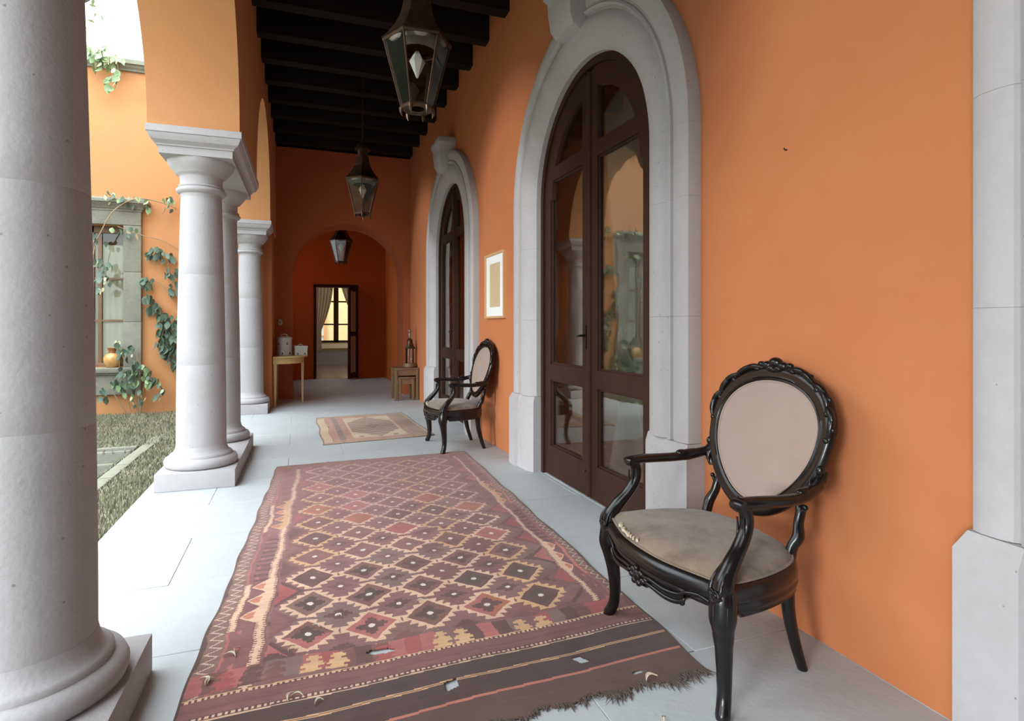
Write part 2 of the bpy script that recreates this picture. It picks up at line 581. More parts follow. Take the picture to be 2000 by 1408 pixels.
# vestibule beyond the arch
V0, V1 = Y_END + 0.65, 13.4
mb = MB()
wall_strips(mb, V0, V1, -0.05, 4.0, XW + 0.08, XW + 0.4, [], lambda a, b, z: (b, a, z))
struct(mb.build('wall_vestibule_right', M['plaster_side_lit']))
mb = MB()
wall_strips(mb, V0, V1 + 0.3, -0.05, 4.0, -0.95, -0.62, [([(11.3, 3.1), (12.9, 3.1)], 1.7)], lambda a, b, z: (b, a, z))
weld(mb)
struct(mb.build('wall_vestibule_left', M['plaster_deep']))
mb = MB()
wall_strips(mb, -0.62, XW + 0.4, -0.05, 4.0, V1, V1 + 0.3, [([(0.32, 2.06), (1.27, 2.06)], -0.05)], lambda a, b, z: (a, b, z))
weld(mb)
struct(mb.build('wall_vestibule_end', M['plaster_deep']))
struct(MB().box((-0.95, V0 - 0.65, 4.0), (XW + 0.4, V1 + 0.3, 4.1)).build('ceiling_vestibule', M['beam']))

# ------------------------------------------------------------------ ceiling: boards and beams
ce = struct(empty('ceiling'))
MB().box((-0.95, Y_BACK, 4.27), (XW + 0.1, Y_END, 4.34)).build('ceiling_deck', M['beam'], ce)
bme = MB().box((0, -0.14, 0), (2.4, 0, 0.28)).mesh('beam', M['beam'], bevel=0.012)
y = 5.04 + 0.587 * 8
while y > Y_BACK:
    inst('beam', bme, ce, (-0.55, y, CEIL + random.uniform(-0.004, 0.004)))
    y -= 0.587
# roof slab over the gallery keeps the sky out
struct(MB().box((-1.15, Y_BACK - 0.3, 4.95), (XW + 0.5, V1 + 0.3, 5.1)).build('ceiling_roof', M['stone_old']))
struct(MB().box((XW + 0.1, Y_BACK, 4.34), (XW + 0.4, V1 + 0.3, 4.95)).build('wall_right_upper', M['plaster']))

# ------------------------------------------------------------------ floor: slabs of pale stone in a bed of mortar
fl = struct(empty('floor'))
MB().box((-1.0, Y_BACK, -0.30), (XW + 0.06, V1, -0.004)).build('floor_bed', M['joint'], fl)
Lx, Ly, gap = 0.93, 0.62, 0.0017
slab = MB().box((gap / 2, gap / 2, -0.03), (Lx - gap / 2, Ly - gap / 2, 0)).mesh('floor_slab', M['floor'], bevel=0.002, bseg=1)
edge_mesh = {}
row = 0
y = Y_BACK
while y < V1 - 0.05:
    ly = min(Ly, V1 - y)
    off = 0 if row % 2 else Lx / 2
    x = -1.005 - off
    while x < XW + 0.05:
        x0, x1 = max(x, -1.005), min(x + Lx, XW + 0.06)
        if x1 - x0 > 0.03:
            if abs(x1 - x0 - Lx) < 1e-3 and abs(ly - Ly) < 1e-3:
                inst('floor_slab', slab, fl, (x, y, random.uniform(-0.0008, 0.0004)))
            else:
                k = (round(x1 - x0, 3), round(ly, 3))
                if k not in edge_mesh:
                    edge_mesh[k] = MB().box((gap / 2, gap / 2, -0.03), (k[0] - gap / 2, k[1] - gap / 2, 0)).mesh('floor_slab', M['floor'], bevel=0.002, bseg=1)
                inst('floor_slab', edge_mesh[k], fl, (x0, y, random.uniform(-0.0008, 0.0004)))
        x += Lx
    y += Ly
    row += 1

# ------------------------------------------------------------------ columns, plinths, capitals
CX = -0.68
def make_column():
    r = empty('stone_column')
    lo = MB().lathe([(0.205, 0.125), (0.238, 0.132), (0.246, 0.152), (0.246, 0.168), (0.236, 0.190), (0.208, 0.199), (0.208, 0.214), (0.198, 0.222), (0.186, 0.228), (0.174, 0.250), (0.169, 0.275)], seg=56)
    lo.build('base', M['stone'], r, angle=60)
    def shaft(z):
        t = (z - 0.275) / (2.10 - 0.275)
        return 0.168 - 0.032 * t ** 1.7
    zs = [0.275, 0.87, 1.53, 2.10]
    for z0, z1 in zip(zs, zs[1:]):
        pr = [(shaft(z0) - (0.0008 if z0 > 0.3 else 0), z0), (shaft(z0), z0 + 0.002)]
        for k in range(1, 6):
            z = z0 + (z1 - z0) * k / 6
            pr.append((shaft(z), z))
        pr += [(shaft(z1), z1 - 0.004), (shaft(z1) - 0.0008, z1)]
        MB().lathe(pr, seg=56).build('drum', M['stone'], r, angle=60)
    cap = MB().lathe([(0.136, 2.10), (0.140, 2.125), (0.158, 2.134), (0.167, 2.146), (0.167, 2.156), (0.158, 2.168), (0.150, 2.172), (0.156, 2.180), (0.150, 2.188), (0.142, 2.192), (0.142, 2.245), (0.150, 2.262), (0.168, 2.268), (0.172, 2.278), (0.180, 2.286), (0.205, 2.318), (0.222, 2.345), (0.226, 2.366), (0.22, 2.372)], seg=56)
    cap.build('capital', M['stone'], r, angle=50)
    return r


def plinth(y0, y1):
    x = shear(CX, (y0 + y1) / 2)
    o = MB().box((-0.255, -(y1 - y0) / 2, 0), (0.255, (y1 - y0) / 2, 0.125)).build('column_plinth', M['stone'], None, (x, (y0 + y1) / 2, 0), (0, 0, -0.0135), bevel=0.006)
    return o


def abacus(y0, y1):
    x = shear(CX, (y0 + y1) / 2)
    h = (y1 - y0) / 2
    rings = []
    for ex, z in ((-0.065, 2.366), (-0.065, 2.418), (-0.055, 2.420), (-0.055, 2.430), (-0.045, 2.438), (-0.025, 2.452), (-0.014, 2.474), (-0.008, 2.488), (-0.008, 2.496), (0.0, 2.498), (0.0, 2.545)):
        a, b = 0.30 + ex, h + ex
        rings.append([(-a, -b, z), (a, -b, z), (a, b, z), (-a, b, z)])
    return MB().loft(rings).build('column_abacus', M['stone'], None, (x, (y0 + y1) / 2, 0), (0, 0, -0.0135), angle=25)


col0 = None
lab = ['round grey stone column behind the left edge of view, nearer of the first pair',
       'thick grey stone column standing close by at the left edge of the photo',
       'whitish stone column on the paired plinth beside the large rug, nearer one of the pair',
       'stone column half hidden behind the whitish column beside the large rug',
       'slender whitish stone column standing at the far end of the arcade by the pale table']
pos = [0.98, 1.985, 4.865, 5.86, 8.55]
for L, yy in zip(lab, pos):
    if col0 is None:
        col0 = make_column()
        c = col0
        c.location = (shear(CX, yy), yy, 0)
        tag(c, L, 'column', 'round columns of the arcade')
    else:
        c = dup(col0, (shear(CX, yy) + (0.02 if yy > 8 else 0), yy, 0), label=L)
for (y0, y1), a, b in (((0.72, 2.24), 'nearest stone plinth at the lower left under the thick grey column', 'stone slab on top of the nearest pair of columns at the left'),
                       ((4.60, 6.12), 'long stone plinth under the pair of whitish columns beside the large rug', 'moulded square stone block carrying the orange arch above the middle pair of columns'),
                       ((8.28, 8.83), 'short stone plinth under the farthest column next to the pale table', 'moulded stone block on top of the farthest slender column')):
    tag(plinth(y0, y1), a, 'plinth')
    tag(abacus(y0 - 0.03, y1 + 0.03 if y1 < 8.5 else y1), b, 'capital block')
struct(MB().box((-1.04, -3.06, -0.05), (-0.46, -1.60, 2.546)).build('wall_left_pier', M['plaster']))

# ------------------------------------------------------------------ doors in the right wall
PROF = [(-0.006, -0.10), (-0.006, 0.016), (0.008, 0.032), (0.030, 0.052), (0.065, 0.072), (0.110, 0.087), (0.155, 0.090), (0.190, 0.082), (0.212, 0.058), (0.222, 0.056),
        (0.228, 0.078), (0.240, 0.088), (0.252, 0.080), (0.256, 0.066), (0.264, 0.064), (0.272, 0.074), (0.300, 0.082), (0.345, 0.080), (0.372, 0.066), (0.380, 0.040), (0.380, -0.01)]


def surround_piece(seq, grow=0.0, gp=0.0):
    """seq of (centre-line function) stations: each maps (t, p) -> point"""
    rings = []
    for st in seq:
        rings.append([st(t, p + (grow if p > 0 else 0)) for t, p in PROF])
    return MB().loft(rings)


def jamb_st(side, z):
    return lambda t, p: (-p, side * (D_HW + t), z)


def arch_st(a):
    return lambda t, p: (-p, math.cos(a) * (D_HW + t), D_SPR + math.sin(a) * (D_HW + t))


def make_door():
    r = empty('door_1')
    j = 0.0004
    for side in (1, -1):
        # plinth block with a chamfered top
        rings = []
        for z, g in ((0, 0.024), (0.545, 0.024), (0.595, 0.0)):
            pr = [(-0.006, -0.10), (-0.007 - g * 0.3, 0.035 + g * .5), (0.06, 0.058 + g), (0.212, 0.064 + g), (0.228, 0.064 + g), (0.24, 0.090 + g), (0.38 + g, 0.076 + g), (0.382 + g, -0.01)]
            rings.append([(-p, side * (D_HW + t), z) for t, p in pr])
        MB().loft(rings).build('plinth_block', M['stone'], r, angle=25)
        for z0, z1 in ((0.597, 1.20), (1.20, 1.77), (1.77, D_SPR)):
            surround_piece([jamb_st(side, z0 + j), jamb_st(side, z1 - j)]).build('jamb_stone', M['stone'], r, angle=35)
        ang = [0, 30, 62, 90]
        for a0, a1 in zip(ang, ang[1:]):
            n = 8
            A = [math.radians(a0 + 0.02 + (a1 - a0 - 0.04) * i / n) for i in range(n + 1)]
            A = [a if side > 0 else PI - a for a in A]
            surround_piece([arch_st(a) for a in A]).build('arch_stone', M['stone'], r, angle=35)
    # keystone: a wedge that stands out, waisted below its head
    rings = []
    for z, hw, pr in ((D_SPR + D_HW + 0.14, 0.116, 0.10), (D_SPR + D_HW + 0.165, 0.134, 0.155), (D_SPR + D_HW + 0.22, 0.150, 0.185), (D_SPR + D_HW + 0.36, 0.175, 0.195), (D_SPR + D_HW + 0.42, 0.180, 0.195), (D_SPR + D_HW + 0.455, 0.205, 0.215), (D_SPR + D_HW + 0.50, 0.205, 0.215), (D_SPR + D_HW + 0.53, 0.19, 0.20)):
        rings.append([(0.01, -hw, z), (-pr, -hw, z), (-pr, hw, z), (0.01, hw, z)])
    MB().loft(rings).build('keystone', M['stone'], r, bevel=0.006, angle=35)
    # frame (dark wood) following the opening
    fr = MB()
    def fst(fn, d0, d1):
        def sec(w0, w1):
            return [fn(w0, d0), fn(w1, d0), fn(w1, d1), fn(w0, d1)]
        return sec
    path = []
    for z in (0.0, 0.7, 1.4, D_SPR):
        path.append(('j', 1, z))
    for i in range(1, 33):
        path.append(('a', PI * i / 33, 0))
    for z in (D_SPR, 1.4, 0.7, 0.0):
        path.append(('j', -1, z))
    rings = []
    for k, a, z in path:
        ring = []
        for w, d in ((0.04, 0.02), (-0.055, 0.02), (-0.055, 0.075), (-0.03, 0.075), (-0.03, 0.10), (0.04, 0.10)):
            if k == 'j':
                ring.append((d, a * (D_HW + w), z))
            else:
                ring.append((d, math.cos(a) * (D_HW + w), D_SPR + math.sin(a) * (D_HW + w)))
        rings.append(ring)
    fr.loft(rings).build('door_frame', M['wood_door'], r, angle=30)
    RO = D_HW - 0.058          # outer radius of the leaf
    RI = RO - 0.135            # radius of its upper pane
    xa, xb = 0.035, 0.082
    for side in (1, -1):
        lf = MB()
        def bx(y0, y1, z0, z1, xo=0.0):
            a, b = sorted((side * y0, side * y1))
            lf.box((xa - xo, a, z0), (xb, b, z1))
        m0 = 0.008
        bx(m0, 0.105, 0.012, D_SPR + math.sqrt(RO ** 2 - 0.105 ** 2) - 0.01)          # meeting stile
        bx(RO - 0.105, RO, 0.012, D_SPR)                       # outer stile
        bx(0.10, RO - 0.10, 0.012, 0.235)                      # bottom rail
        bx(0.10, RO - 0.10, 0.745, 0.865)                      # lock rail
        bx(0.10, RO - 0.04, 2.262, 2.365)                      # upper rail
        # arched head of the leaf
        n = 18
        a_end = math.acos(0.06 / RO)
        rings = []
        for i in range(n + 1):
            a = a_end * i / n
            ring = []
            for rr_, x in ((RI, xa), (RO, xa), (RO, xb), (RI, xb)):
                ring.append((x, side * max(rr_ * math.cos(a), m0), D_SPR + rr_ * math.sin(a)))
            rings.append(ring)
        lf.loft(rings)
        # thin glazing beads round the panes
        for z0, z1 in ((0.235, 0.745), (0.865, 2.262)):
            for (y0, y1, za, zb) in ((0.105, 0.117, z0, z1), (RO - 0.117, RO - 0.105, z0, z1), (0.105, RO - 0.105, z0, z0 + 0.012), (0.105, RO - 0.105, z1 - 0.012, z1)):
                a, b = sorted((side * y0, side * y1))
                lf.box((xa + 0.010, a, za), (xa + 0.022, b, zb))
        leaf = lf.build('door_leaf', M['wood_door'], r, angle=30)
        for z0, z1 in ((0.225, 0.755), (0.855, 2.27)):
            a, b = sorted((side * 0.10, side * (RO - 0.10)))
            MB().box((0.056, a, z0), (0.060, b, z1)).build('pane', M['glass'], leaf)
        # arched pane
        ring = []
        g = RI + 0.008
        z0 = 2.36
        y1 = math.sqrt(max(g * g - (z0 - D_SPR) ** 2, 0))
        ring.append((0.10, z0))
        a0 = math.asin((z0 - D_SPR) / g)
        a1 = math.acos(0.10 / g)
        for i in range(15):
            a = a0 + (a1 - a0) * i / 14
            ring.append((g * math.cos(a), D_SPR + g * math.sin(a)))
        MB().loft([[(x, side * yy, zz) for yy, zz in ring] for x in (0.056, 0.060)]).build('pane', M['glass'], leaf)
        if side > 0:
            # astragal over the meeting line, with its rounded edge
            MB().tube([(xa - 0.004, 0.0, 0.02), (xa - 0.004, 0.0, 1.4), (xa - 0.004, 0.0, D_SPR + RO - 0.02)], [(0.022, 0.014)] * 3, n=10, ref=(0, 1, 0), sub=2).build('astragal', M['wood_door'], leaf)
            h = MB()
            h.box((xa - 0.008, 0.040, 1.00), (xa, 0.070, 1.16))
            h.tube([(xa - 0.006, 0.055, 1.09), (xa - 0.045, 0.055, 1.09), (xa - 0.050, 0.066, 1.088), (xa - 0.048, 0.088, 1.085)], [0.008, 0.008, 0.008, 0.006], n=8)
            h.build('door_handle', M['iron'], leaf)
            MB().lathe([(0.0005, 0), (0.008, 0.002), (0.009, 0.010), (0.004, 0.016)], (xa - 0.012, 0.05, 0.17), 10).build('floor_bolt', M['brass'], leaf)
    # threshold
    MB().box((0.03, -D_HW - 0.03, -0.02), (0.36, D_HW + 0.03, 0.002)).build('threshold', M['floor'], r)
    return r


d1 = make_door()
d1.location = (XW, DOORS[1], 0)
struct(d1)
d2 = dup(d1, (XW, DOORS[2], 0))
d2.name = 'door_2'
d3 = dup(d1, (XW, DOORS[0], 0))
d3.name = 'door_3'

# rooms behind the doors
def room_box(x0, x1, y0, y1, z1, wm, fm, nm):
    t = 0.12
    mb = MB()
    wall_strips(mb, y0, y1, -0.05, z1, x1, x1 + t, [([(c - .9, 3.1), (c + .9, 3.1)], 0.7) for c in (-0.6, 3.3, 6.9)], lambda a, b, z: (b, a, z))  # unseen openings, added to brighten the room behind the glass doors
    weld(mb)
    struct(mb.build('wall_' + nm + '_side', wm, smooth=False))
    struct(MB().box((x0, y0 - t, -0.05), (x1 + t, y0, z1)).build('wall_' + nm + '_near', wm))
    struct(MB().box((x0, y1, -0.05), (x1 + t, y1 + t, z1)).build('wall_' + nm + '_far', wm))
    struct(MB().box((x0, y0 - t, z1), (x1 + t, y1 + t, z1 + t)).build('ceiling_' + nm, wm))
    struct(MB().box((x0, y0 - t, -0.12), (x1 + t, y1 + t, -0.02)).build('floor_' + nm, fm))
room_box(XW + 0.4, 6.2, -2.2, 9.2, 3.9, M['room_wall'], M['room_floor'], 'salon')

# ------------------------------------------------------------------ courtyard: ground, wall, window, coping
GZ = -0.13
YC = 9.95
yard = struct(empty('floor_courtyard'))
MB().box((-16, -8, -0.6), (-1.0, YC + 0.05, GZ - 0.03)).build('ground', M['soil'], yard)
# edge course beside the gallery, then big flags, then a kerb line
pm = {}
def flag(x0, x1, y0, y1, z, m='paving'):
    k = (round(x1 - x0, 2), round(y1 - y0, 2), m)
    if k not in pm:
        pm[k] = MB().box((0, 0, -0.12), (k[0], k[1], 0)).mesh('paving_stone', M[m], bevel=0.012)
    inst('paving_stone', pm[k], yard, (x0, y0, z), (random.uniform(-.006, .006), random.uniform(-.006, .006), random.uniform(-.012, .012)))
y = 1.2
while y < 3.9:
    flag(-1.42, -1.03, y, y + 0.72, GZ - 0.012 + random.uniform(-.006, .004))
    y += 0.75
y = 2.2
i = 0
while y < 7.05:
    x = -1.62
    for k in range(4):
        flag(x - 0.78, x, y, y + 0.56, GZ - 0.016 + random.uniform(-.006, .004))
        x -= 0.82
    y += 0.60
    i += 1
y = 2.2
while y < 7.3:
    flag(-1.58, -1.47, y, y + 0.50, GZ + 0.006, 'kerb')
    y += 0.51
for rowy in [2.2 + .60 * k - .045 for k in range(1, 9)] + [7.19]:
    x = -1.62
    while x > -4.6:
        flag(x - 0.50, x, rowy, rowy + (.05 if rowy < 7 else .09), GZ + 0.0 + random.uniform(-.004, .004), 'kerb')
        x -= 0.51

# grass: short blades, thick over the lawn and thin in the joints
def grass_blades(n, area, h, name, label):
    P = []
    F = []
    for _ in range(n):
        x, y = area()
        a = random.uniform(0, 2 * PI)
        hh = h * random.uniform(0.4, 1.2)
        w = 0.004 + 0.004 * random.random()
        lx, ly = random.gauss(0, 0.5) * hh, random.gauss(0, 0.5) * hh
        dx, dy = w * math.cos(a), w * math.sin(a)
        k = len(P)
        P += [(x - dx, y - dy, GZ - 0.035), (x + dx, y + dy, GZ - 0.035), (x + lx * .5 + dx * .6, y + ly * .5 + dy * .6, GZ + hh * .6), (x + lx, y + ly, GZ + hh)]
        F += [(k, k + 1, k + 2), (k, k + 2, k + 3)]
    m = MB(); m.v = P; m.f = F
    return tag(m.build(name, M['grass'], smooth=False), label, 'grass', kind='stuff')
def lawn():
    return (-1.05 - 4.5 * random.random(), 7.2 + (YC - 7.25) * random.random())
def joint():
    r = random.random()
    if r < 0.72:
        return (random.uniform(-1.46, -1.02), random.uniform(3.9, 7.12))
    if r < 0.9:
        return (-1.62 - 3.0 * random.random(), 2.2 + 0.60 * random.randrange(9) - random.choice((-.002, 0.055)))
    return (-1.62 - 0.82 * random.randrange(4) + .02, random.uniform(2.2, 7.0))
grass_blades(26000, lawn, 0.035, 'lawn_grass', 'short yellowish green grass on the ground below the vine covered window')
grass_blades(6500, joint, 0.022, 'joint_grass', 'thin grass and moss growing between the courtyard paving stones')

# courtyard wall and its window
WX0, WX1, WZ0, WZ1 = -3.32, -2.38, 0.56, 2.63
mb = MB()
wall_strips(mb, -9.0, -0.60, -0.6, 4.92, YC, YC + 0.45, [([(WX0, WZ1), (WX1, WZ1)], WZ0)], lambda a, b, z: (a, b, z))
weld(mb)
struct(mb.build('wall_courtyard', M['plaster_lit'], smooth=False))
mb = MB()
rings = []
for d, z in ((-0.02, 4.90), (0.03, 4.905), (0.035, 4.93), (0.06, 4.955), (0.07, 4.985), (0.10, 4.99), (0.10, 5.05), (0.06, 5.07), (0.0, 5.09)):
    rings.append([(-9.0, YC - d, z), (-1.17, YC - d, z), (-1.17, YC + 0.5, z), (-9.0, YC + 0.5, z)])
struct(mb.loft(rings).build('trim_1', M['stone_old'], angle=25))
# far sides of the courtyard
struct(MB().box((-9.3, 3.0, -0.6), (-9.0, YC + 0.45, 4.9)).build('wall_courtyard_far', M['light_cut']))

w1 = struct(empty('window_1'))
def sb(name, a, b, bevel=0.006, m='stone_old'):
    return MB().box(a, b).build(name, M[m], w1, bevel=bevel)
for z0, z1 in ((0.56, 1.22), (1.224, 1.95), (1.954, 2.63)):
    sb('jamb_stone', (WX1 - 0.01, YC - 0.075, z0), (WX1 + 0.215, YC + 0.20, z1))
    sb('jamb_stone', (WX0 - 0.215, YC - 0.075, z0), (WX0 + 0.01, YC + 0.20, z1))
sb('lintel_stone', (WX0 - 0.215, YC - 0.078, 2.634), (WX1 + 0.215, YC + 0.2, 2.83))
rings = []
for d, z in ((0.085, 2.832), (0.085, 2.862), (0.10, 2.866), (0.115, 2.895), (0.15, 2.925), (0.155, 2.94), (0.185, 2.945), (0.185, 2.985), (0.14, 3.015), (0.02, 3.02)):
    e = d - 0.075 + 0.215
    rings.append([(WX0 - e, YC - d, z), (WX1 + e, YC - d, z), (WX1 + e, YC + 0.02, z), (WX0 - e, YC + 0.02, z)])
MB().loft(rings).build('cornice', M['stone_old'], w1, angle=25)
rings = []
for d, z in ((0.10, 0.455), (0.10, 0.47), (0.135, 0.485), (0.14, 0.50), (0.14, 0.545), (0.12, 0.557)):
    rings.append([(WX0 - 0.26, YC - d, z), (WX1 + 0.26, YC - d, z), (WX1 + 0.26, YC + 0.22, z), (WX0 - 0.26, YC + 0.22, z)])
MB().loft(rings).build('sill', M['stone_old'], w1, angle=25)
sb('apron_stone', (WX0 - 0.16, YC - 0.06, 0.16), (WX1 + 0.21, YC + 0.01, 0.455), 0.01)
# wooden casements
mbf = MB()
YF = YC + 0.12
xm = (WX0 + WX1) / 2
for a, b, c, d in ((WX0, WX1, 2.53, 2.63), (WX0, WX1, 0.56, 0.62), (WX0, WX0 + 0.06, 0.56, 2.63), (WX1 - 0.035, WX1, 0.56, 2.63), (xm - 0.05, xm + 0.05, 0.56, 2.63)):
    mbf.box((a, YF, c), (b, YF + 0.06, d))
mbf.build('casement_frame', M['brown_wood'], w1, bevel=0.004)
bars = MB()
for zz in (1.24, 1.86):
    for a, b in ((WX0 + 0.06, xm - 0.05), (xm + 0.05, WX1 - 0.035)):
        MB().box((a, YF + 0.012, zz - 0.016), (b, YF + 0.05, zz + 0.016)).build('glazing_bar', M['brown_wood'], w1, bevel=0.003)
for x_ in (xm + 0.115, ):
    MB().box((x_ - 0.02, YF + 0.002, 0.62), (x_ + 0.03, YF + 0.055, 2.53)).build('casement_stile', M['brown_wood'], w1, bevel=0.003)
for a, b in ((WX0 + 0.06, xm - 0.05), (xm + 0.05, WX1 - 0.035)):
    for c, d in ((0.62, 1.224), (1.256, 1.844), (1.876, 2.53)):
        MB().box((a, YF + 0.03, c), (b, YF + 0.034, d)).build('pane', M['glass_yard'], w1)
# ivory blind added behind the panes to paint bright light into them
bl = MB()
n = 60
rings = []
for i in range(n + 1):
    x = WX0 + 0.03 + (WX1 - WX0 - 0.06) * i / n
    yy = YF + 0.055 + 0.008 * math.sin(i * 1.1)
    rings.append([(x, yy, 0.58), (x, yy + 0.004, 0.58), (x, yy + 0.004, 2.36), (x, yy, 2.36)])
bl.loft(rings)
tag(bl.build('pane_light_sheet', M['sheet']), 'pale ivory blind added behind the panes to paint light into the courtyard window', 'sheet')
struct(MB().box((WX0 - 0.4, YC + 0.46, 0.2), (WX1 + 0.4, YC + 0.52, 2.9)).build('wall_courtyard_room', M['room_wall']))

# jug on the sill
jg = empty('pottery_jug', (-2.535, YC - 0.03, 0.557))
MB().lathe([(0.001, 0.0), (0.062, 0.0), (0.068, 0.006), (0.098, 0.05), (0.112, 0.10), (0.108, 0.145), (0.084, 0.185), (0.050, 0.205), (0.047, 0.212)], seg=36, cap=False).build('body', M['jug'], jg, angle=60)
MB().lathe([(0.049, 0.208), (0.046, 0.225), (0.048, 0.25), (0.060, 0.272), (0.064, 0.282), (0.058, 0.286), (0.044, 0.26), (0.040, 0.22), (0.001, 0.218)], seg=32, cap=False).build('neck', M['jug_neck'], jg, angle=60)
MB().tube([(0.085, 0, 0.105), (0.118, 0, 0.125), (0.140, 0, 0.158), (0.152, 0, 0.178)], [0.030, 0.023, 0.015, 0.017], n=12).build('spout', M['jug_neck'], jg)
tag(jg, 'round amber glazed pottery jug with a spout standing on the courtyard window sill', 'jug')

# ------------------------------------------------------------------ plants on the courtyard wall
def leaf_mesh(name, m, L=0.11, w=0.034):
    mb = MB()
    prof = [(0, .06), (.18, .75), (.42, 1), (.7, .72), (1, .03)]
    vs, fs = [], []
    for t, k in prof:
        dz = -0.35 * L * t * t
        vs += [(-w * k, L * t, dz + 0.25 * w * k), (0, L * t, dz), (w * k, L * t, dz + 0.25 * w * k)]
    for i in range(4):
        a = i * 3
        fs += [(a, a + 1, a + 4, a + 3), (a + 1, a + 2, a + 5, a + 4)]
    mb.add(vs, fs)
    return mb.mesh(name, m)
LM = [leaf_mesh('leaf', M['leaf']), leaf_mesh('leaf', M['leaf'], 0.085, 0.03), leaf_mesh('leaf', M['leaf_light'], 0.10, 0.034), leaf_mesh('leaf', M['leaf_pale'], 0.08, 0.022)]


def leaf_cluster(par, x, z, r, n, kinds=(0, 0, 1), y=YC - 0.05, sc=1.0):
    for _ in range(n):
        a = random.uniform(0, 2 * PI)
        q = r * math.sqrt(random.random())
        px, pz = x + q * math.cos(a), z + q * math.sin(a) * 0.9
        py = y - random.uniform(0.0, 0.12)
        o = inst('leaf', LM[random.choice(kinds)], par, (px, py, pz),
                 (random.uniform(-1.9, -0.9), random.uniform(-0.5, 0.5), random.uniform(-1.3, 1.3)), sc * random.uniform(0.7, 1.25))


def stem(par, pts, r=0.006):
    MB().tube([(x, yy, z) for x, yy, z in pts], [r] * (len(pts) - 1) + [r * .5], n=6).build('stem', M['stem'], par)


v1 = empty('wall_vine', (-2.2, YC, GZ))
def L_(par, pts):       # world points to the thing's own frame
    o = par.location
    return [(p[0] - o.x, p[1] - o.y, p[2] - o.z) for p in pts]
stem(v1, L_(v1, [(-2.78, YC - .16, 1.75), (-2.71, YC - .2, 2.24), (-2.62, YC - .22, 2.51), (-2.46, YC - .24, 2.81), (-2.21, YC - .2, 3.0), (-1.94, YC - .10, 3.0), (-1.68, YC - .06, 2.91)]), 0.008)
stem(v1, L_(v1, [(-2.45, YC - .12, 2.60), (-2.11, YC - .10, 2.48), (-1.88, YC - .06, 2.43), (-1.64, YC - .04, 2.29), (-1.3, YC - .04, 2.2)]), 0.006)
for c, s in (((-2.60, 2.05), 10), ((-2.66, 2.42), 6), ((-2.56, 1.90), 7), ((-2.60, 1.72), 5)):
    leaf_cluster(v1, c[0] - v1.location.x, c[1] - v1.location.z, 0.10, s, (0, 0, 1, 3), y=-0.17)
for c, s in (((-2.55, 3.03), 10), ((-2.40, 3.05), 8), ((-2.25, 2.99), 6), ((-2.06, 2.96), 4), ((-1.80, 3.03), 9), ((-1.76, 2.94), 5), ((-2.25, 2.52), 6), ((-2.40, 2.56), 4)):
    leaf_cluster(v1, c[0] - v1.location.x, c[1] - v1.location.z, 0.09, s, (0, 1, 3, 2), y=-0.14)
tag(v1, 'sparse climbing vine arching over the courtyard window and its cornice', 'vine')

v2 = empty('wall_creeper', (-1.75, YC, GZ))
stem(v2, L_(v2, [(-1.30, YC - .05, 0.9), (-1.62, YC - .06, 1.32), (-1.88, YC - .06, 1.75), (-2.05, YC - .07, 1.84)]), 0.007)
stem(v2, L_(v2, [(-1.5, YC - .05, 0.65), (-1.74, YC - .07, 0.75), (-1.82, YC - .07, 1.0), (-1.92, YC - .07, 1.35), (-2.04, YC - .06, 1.6)]), 0.007)
stem(v2, L_(v2, [(-1.35, YC - .04, 2.1), (-1.72, YC - .06, 1.8), (-1.85, YC - .06, 2.2), (-2.0, YC - .06, 2.28)]), 0.006)
for c, r, s in (((-1.98, 2.26), .10, 11), ((-1.86, 2.22), .09, 9), ((-1.78, 1.98), .08, 9), ((-1.72, 1.76), .10, 10), ((-2.08, 1.83), .09, 9), ((-2.05, 1.58), .08, 9), ((-1.97, 1.42), .10, 14), ((-1.88, 1.27), .10, 16), ((-1.80, 1.10), .13, 24),
                ((-1.85, 0.93), .12, 22), ((-1.76, 0.78), .13, 22), ((-1.66, 0.95), .14, 20), ((-1.69, 1.28), .10, 12), ((-1.70, 0.62), .09, 10)):
    leaf_cluster(v2, c[0] - v2.location.x, c[1] - v2.location.z, r, s, (0, 0, 0, 1), y=-0.05, sc=1.15)
tag(v2, 'dark green leafy creeper hanging on the orange courtyard wall right of the window', 'creeper')

v3 = empty('shrub', (-2.2, YC - 0.15, GZ))
for dx, h, bx in ((-0.2, 1.0, -0.12), (0.0, 0.85, 0.02), (0.12, 0.7, 0.16), (-0.3, 0.5, -0.42), (0.05, 0.95, 0.0)):
    MB().tube([(dx * .3, 0, -0.03), (dx * .7, -.05, h * .4), (dx, -.08, h * .75), (bx, -.10, h)], [0.008, 0.007, 0.005, 0.003], n=6).build('stem', M['stem'], v3)
for c, r, s, kk in (((-2.30, 0.80), .13, 14, (0, 3, 0)), ((-2.24, 0.57), .13, 20, (2, 0, 1)), ((-2.10, 0.47), .15, 26, (2, 2, 0)), ((-2.40, 0.40), .12, 12, (2, 0)), ((-2.30, 0.30), .14, 14, (0, 2, 1)), ((-1.98, 0.38), .12, 14, (2, 0, 0)), ((-2.52, 0.22), .12, 8, (0, 1)), ((-2.2, 0.14), .14, 10, (0, 1, 3)), ((-1.85, 0.20), .12, 6, (0, 3)), ((-2.42, 0.95), .06, 5, (3, 0))):
    leaf_cluster(v3, c[0] - v3.location.x, c[1] - v3.location.z, r, s, kk, y=-0.06, sc=0.9)
tag(v3, 'bright green shrub growing against the stone apron below the courtyard window', 'shrub')

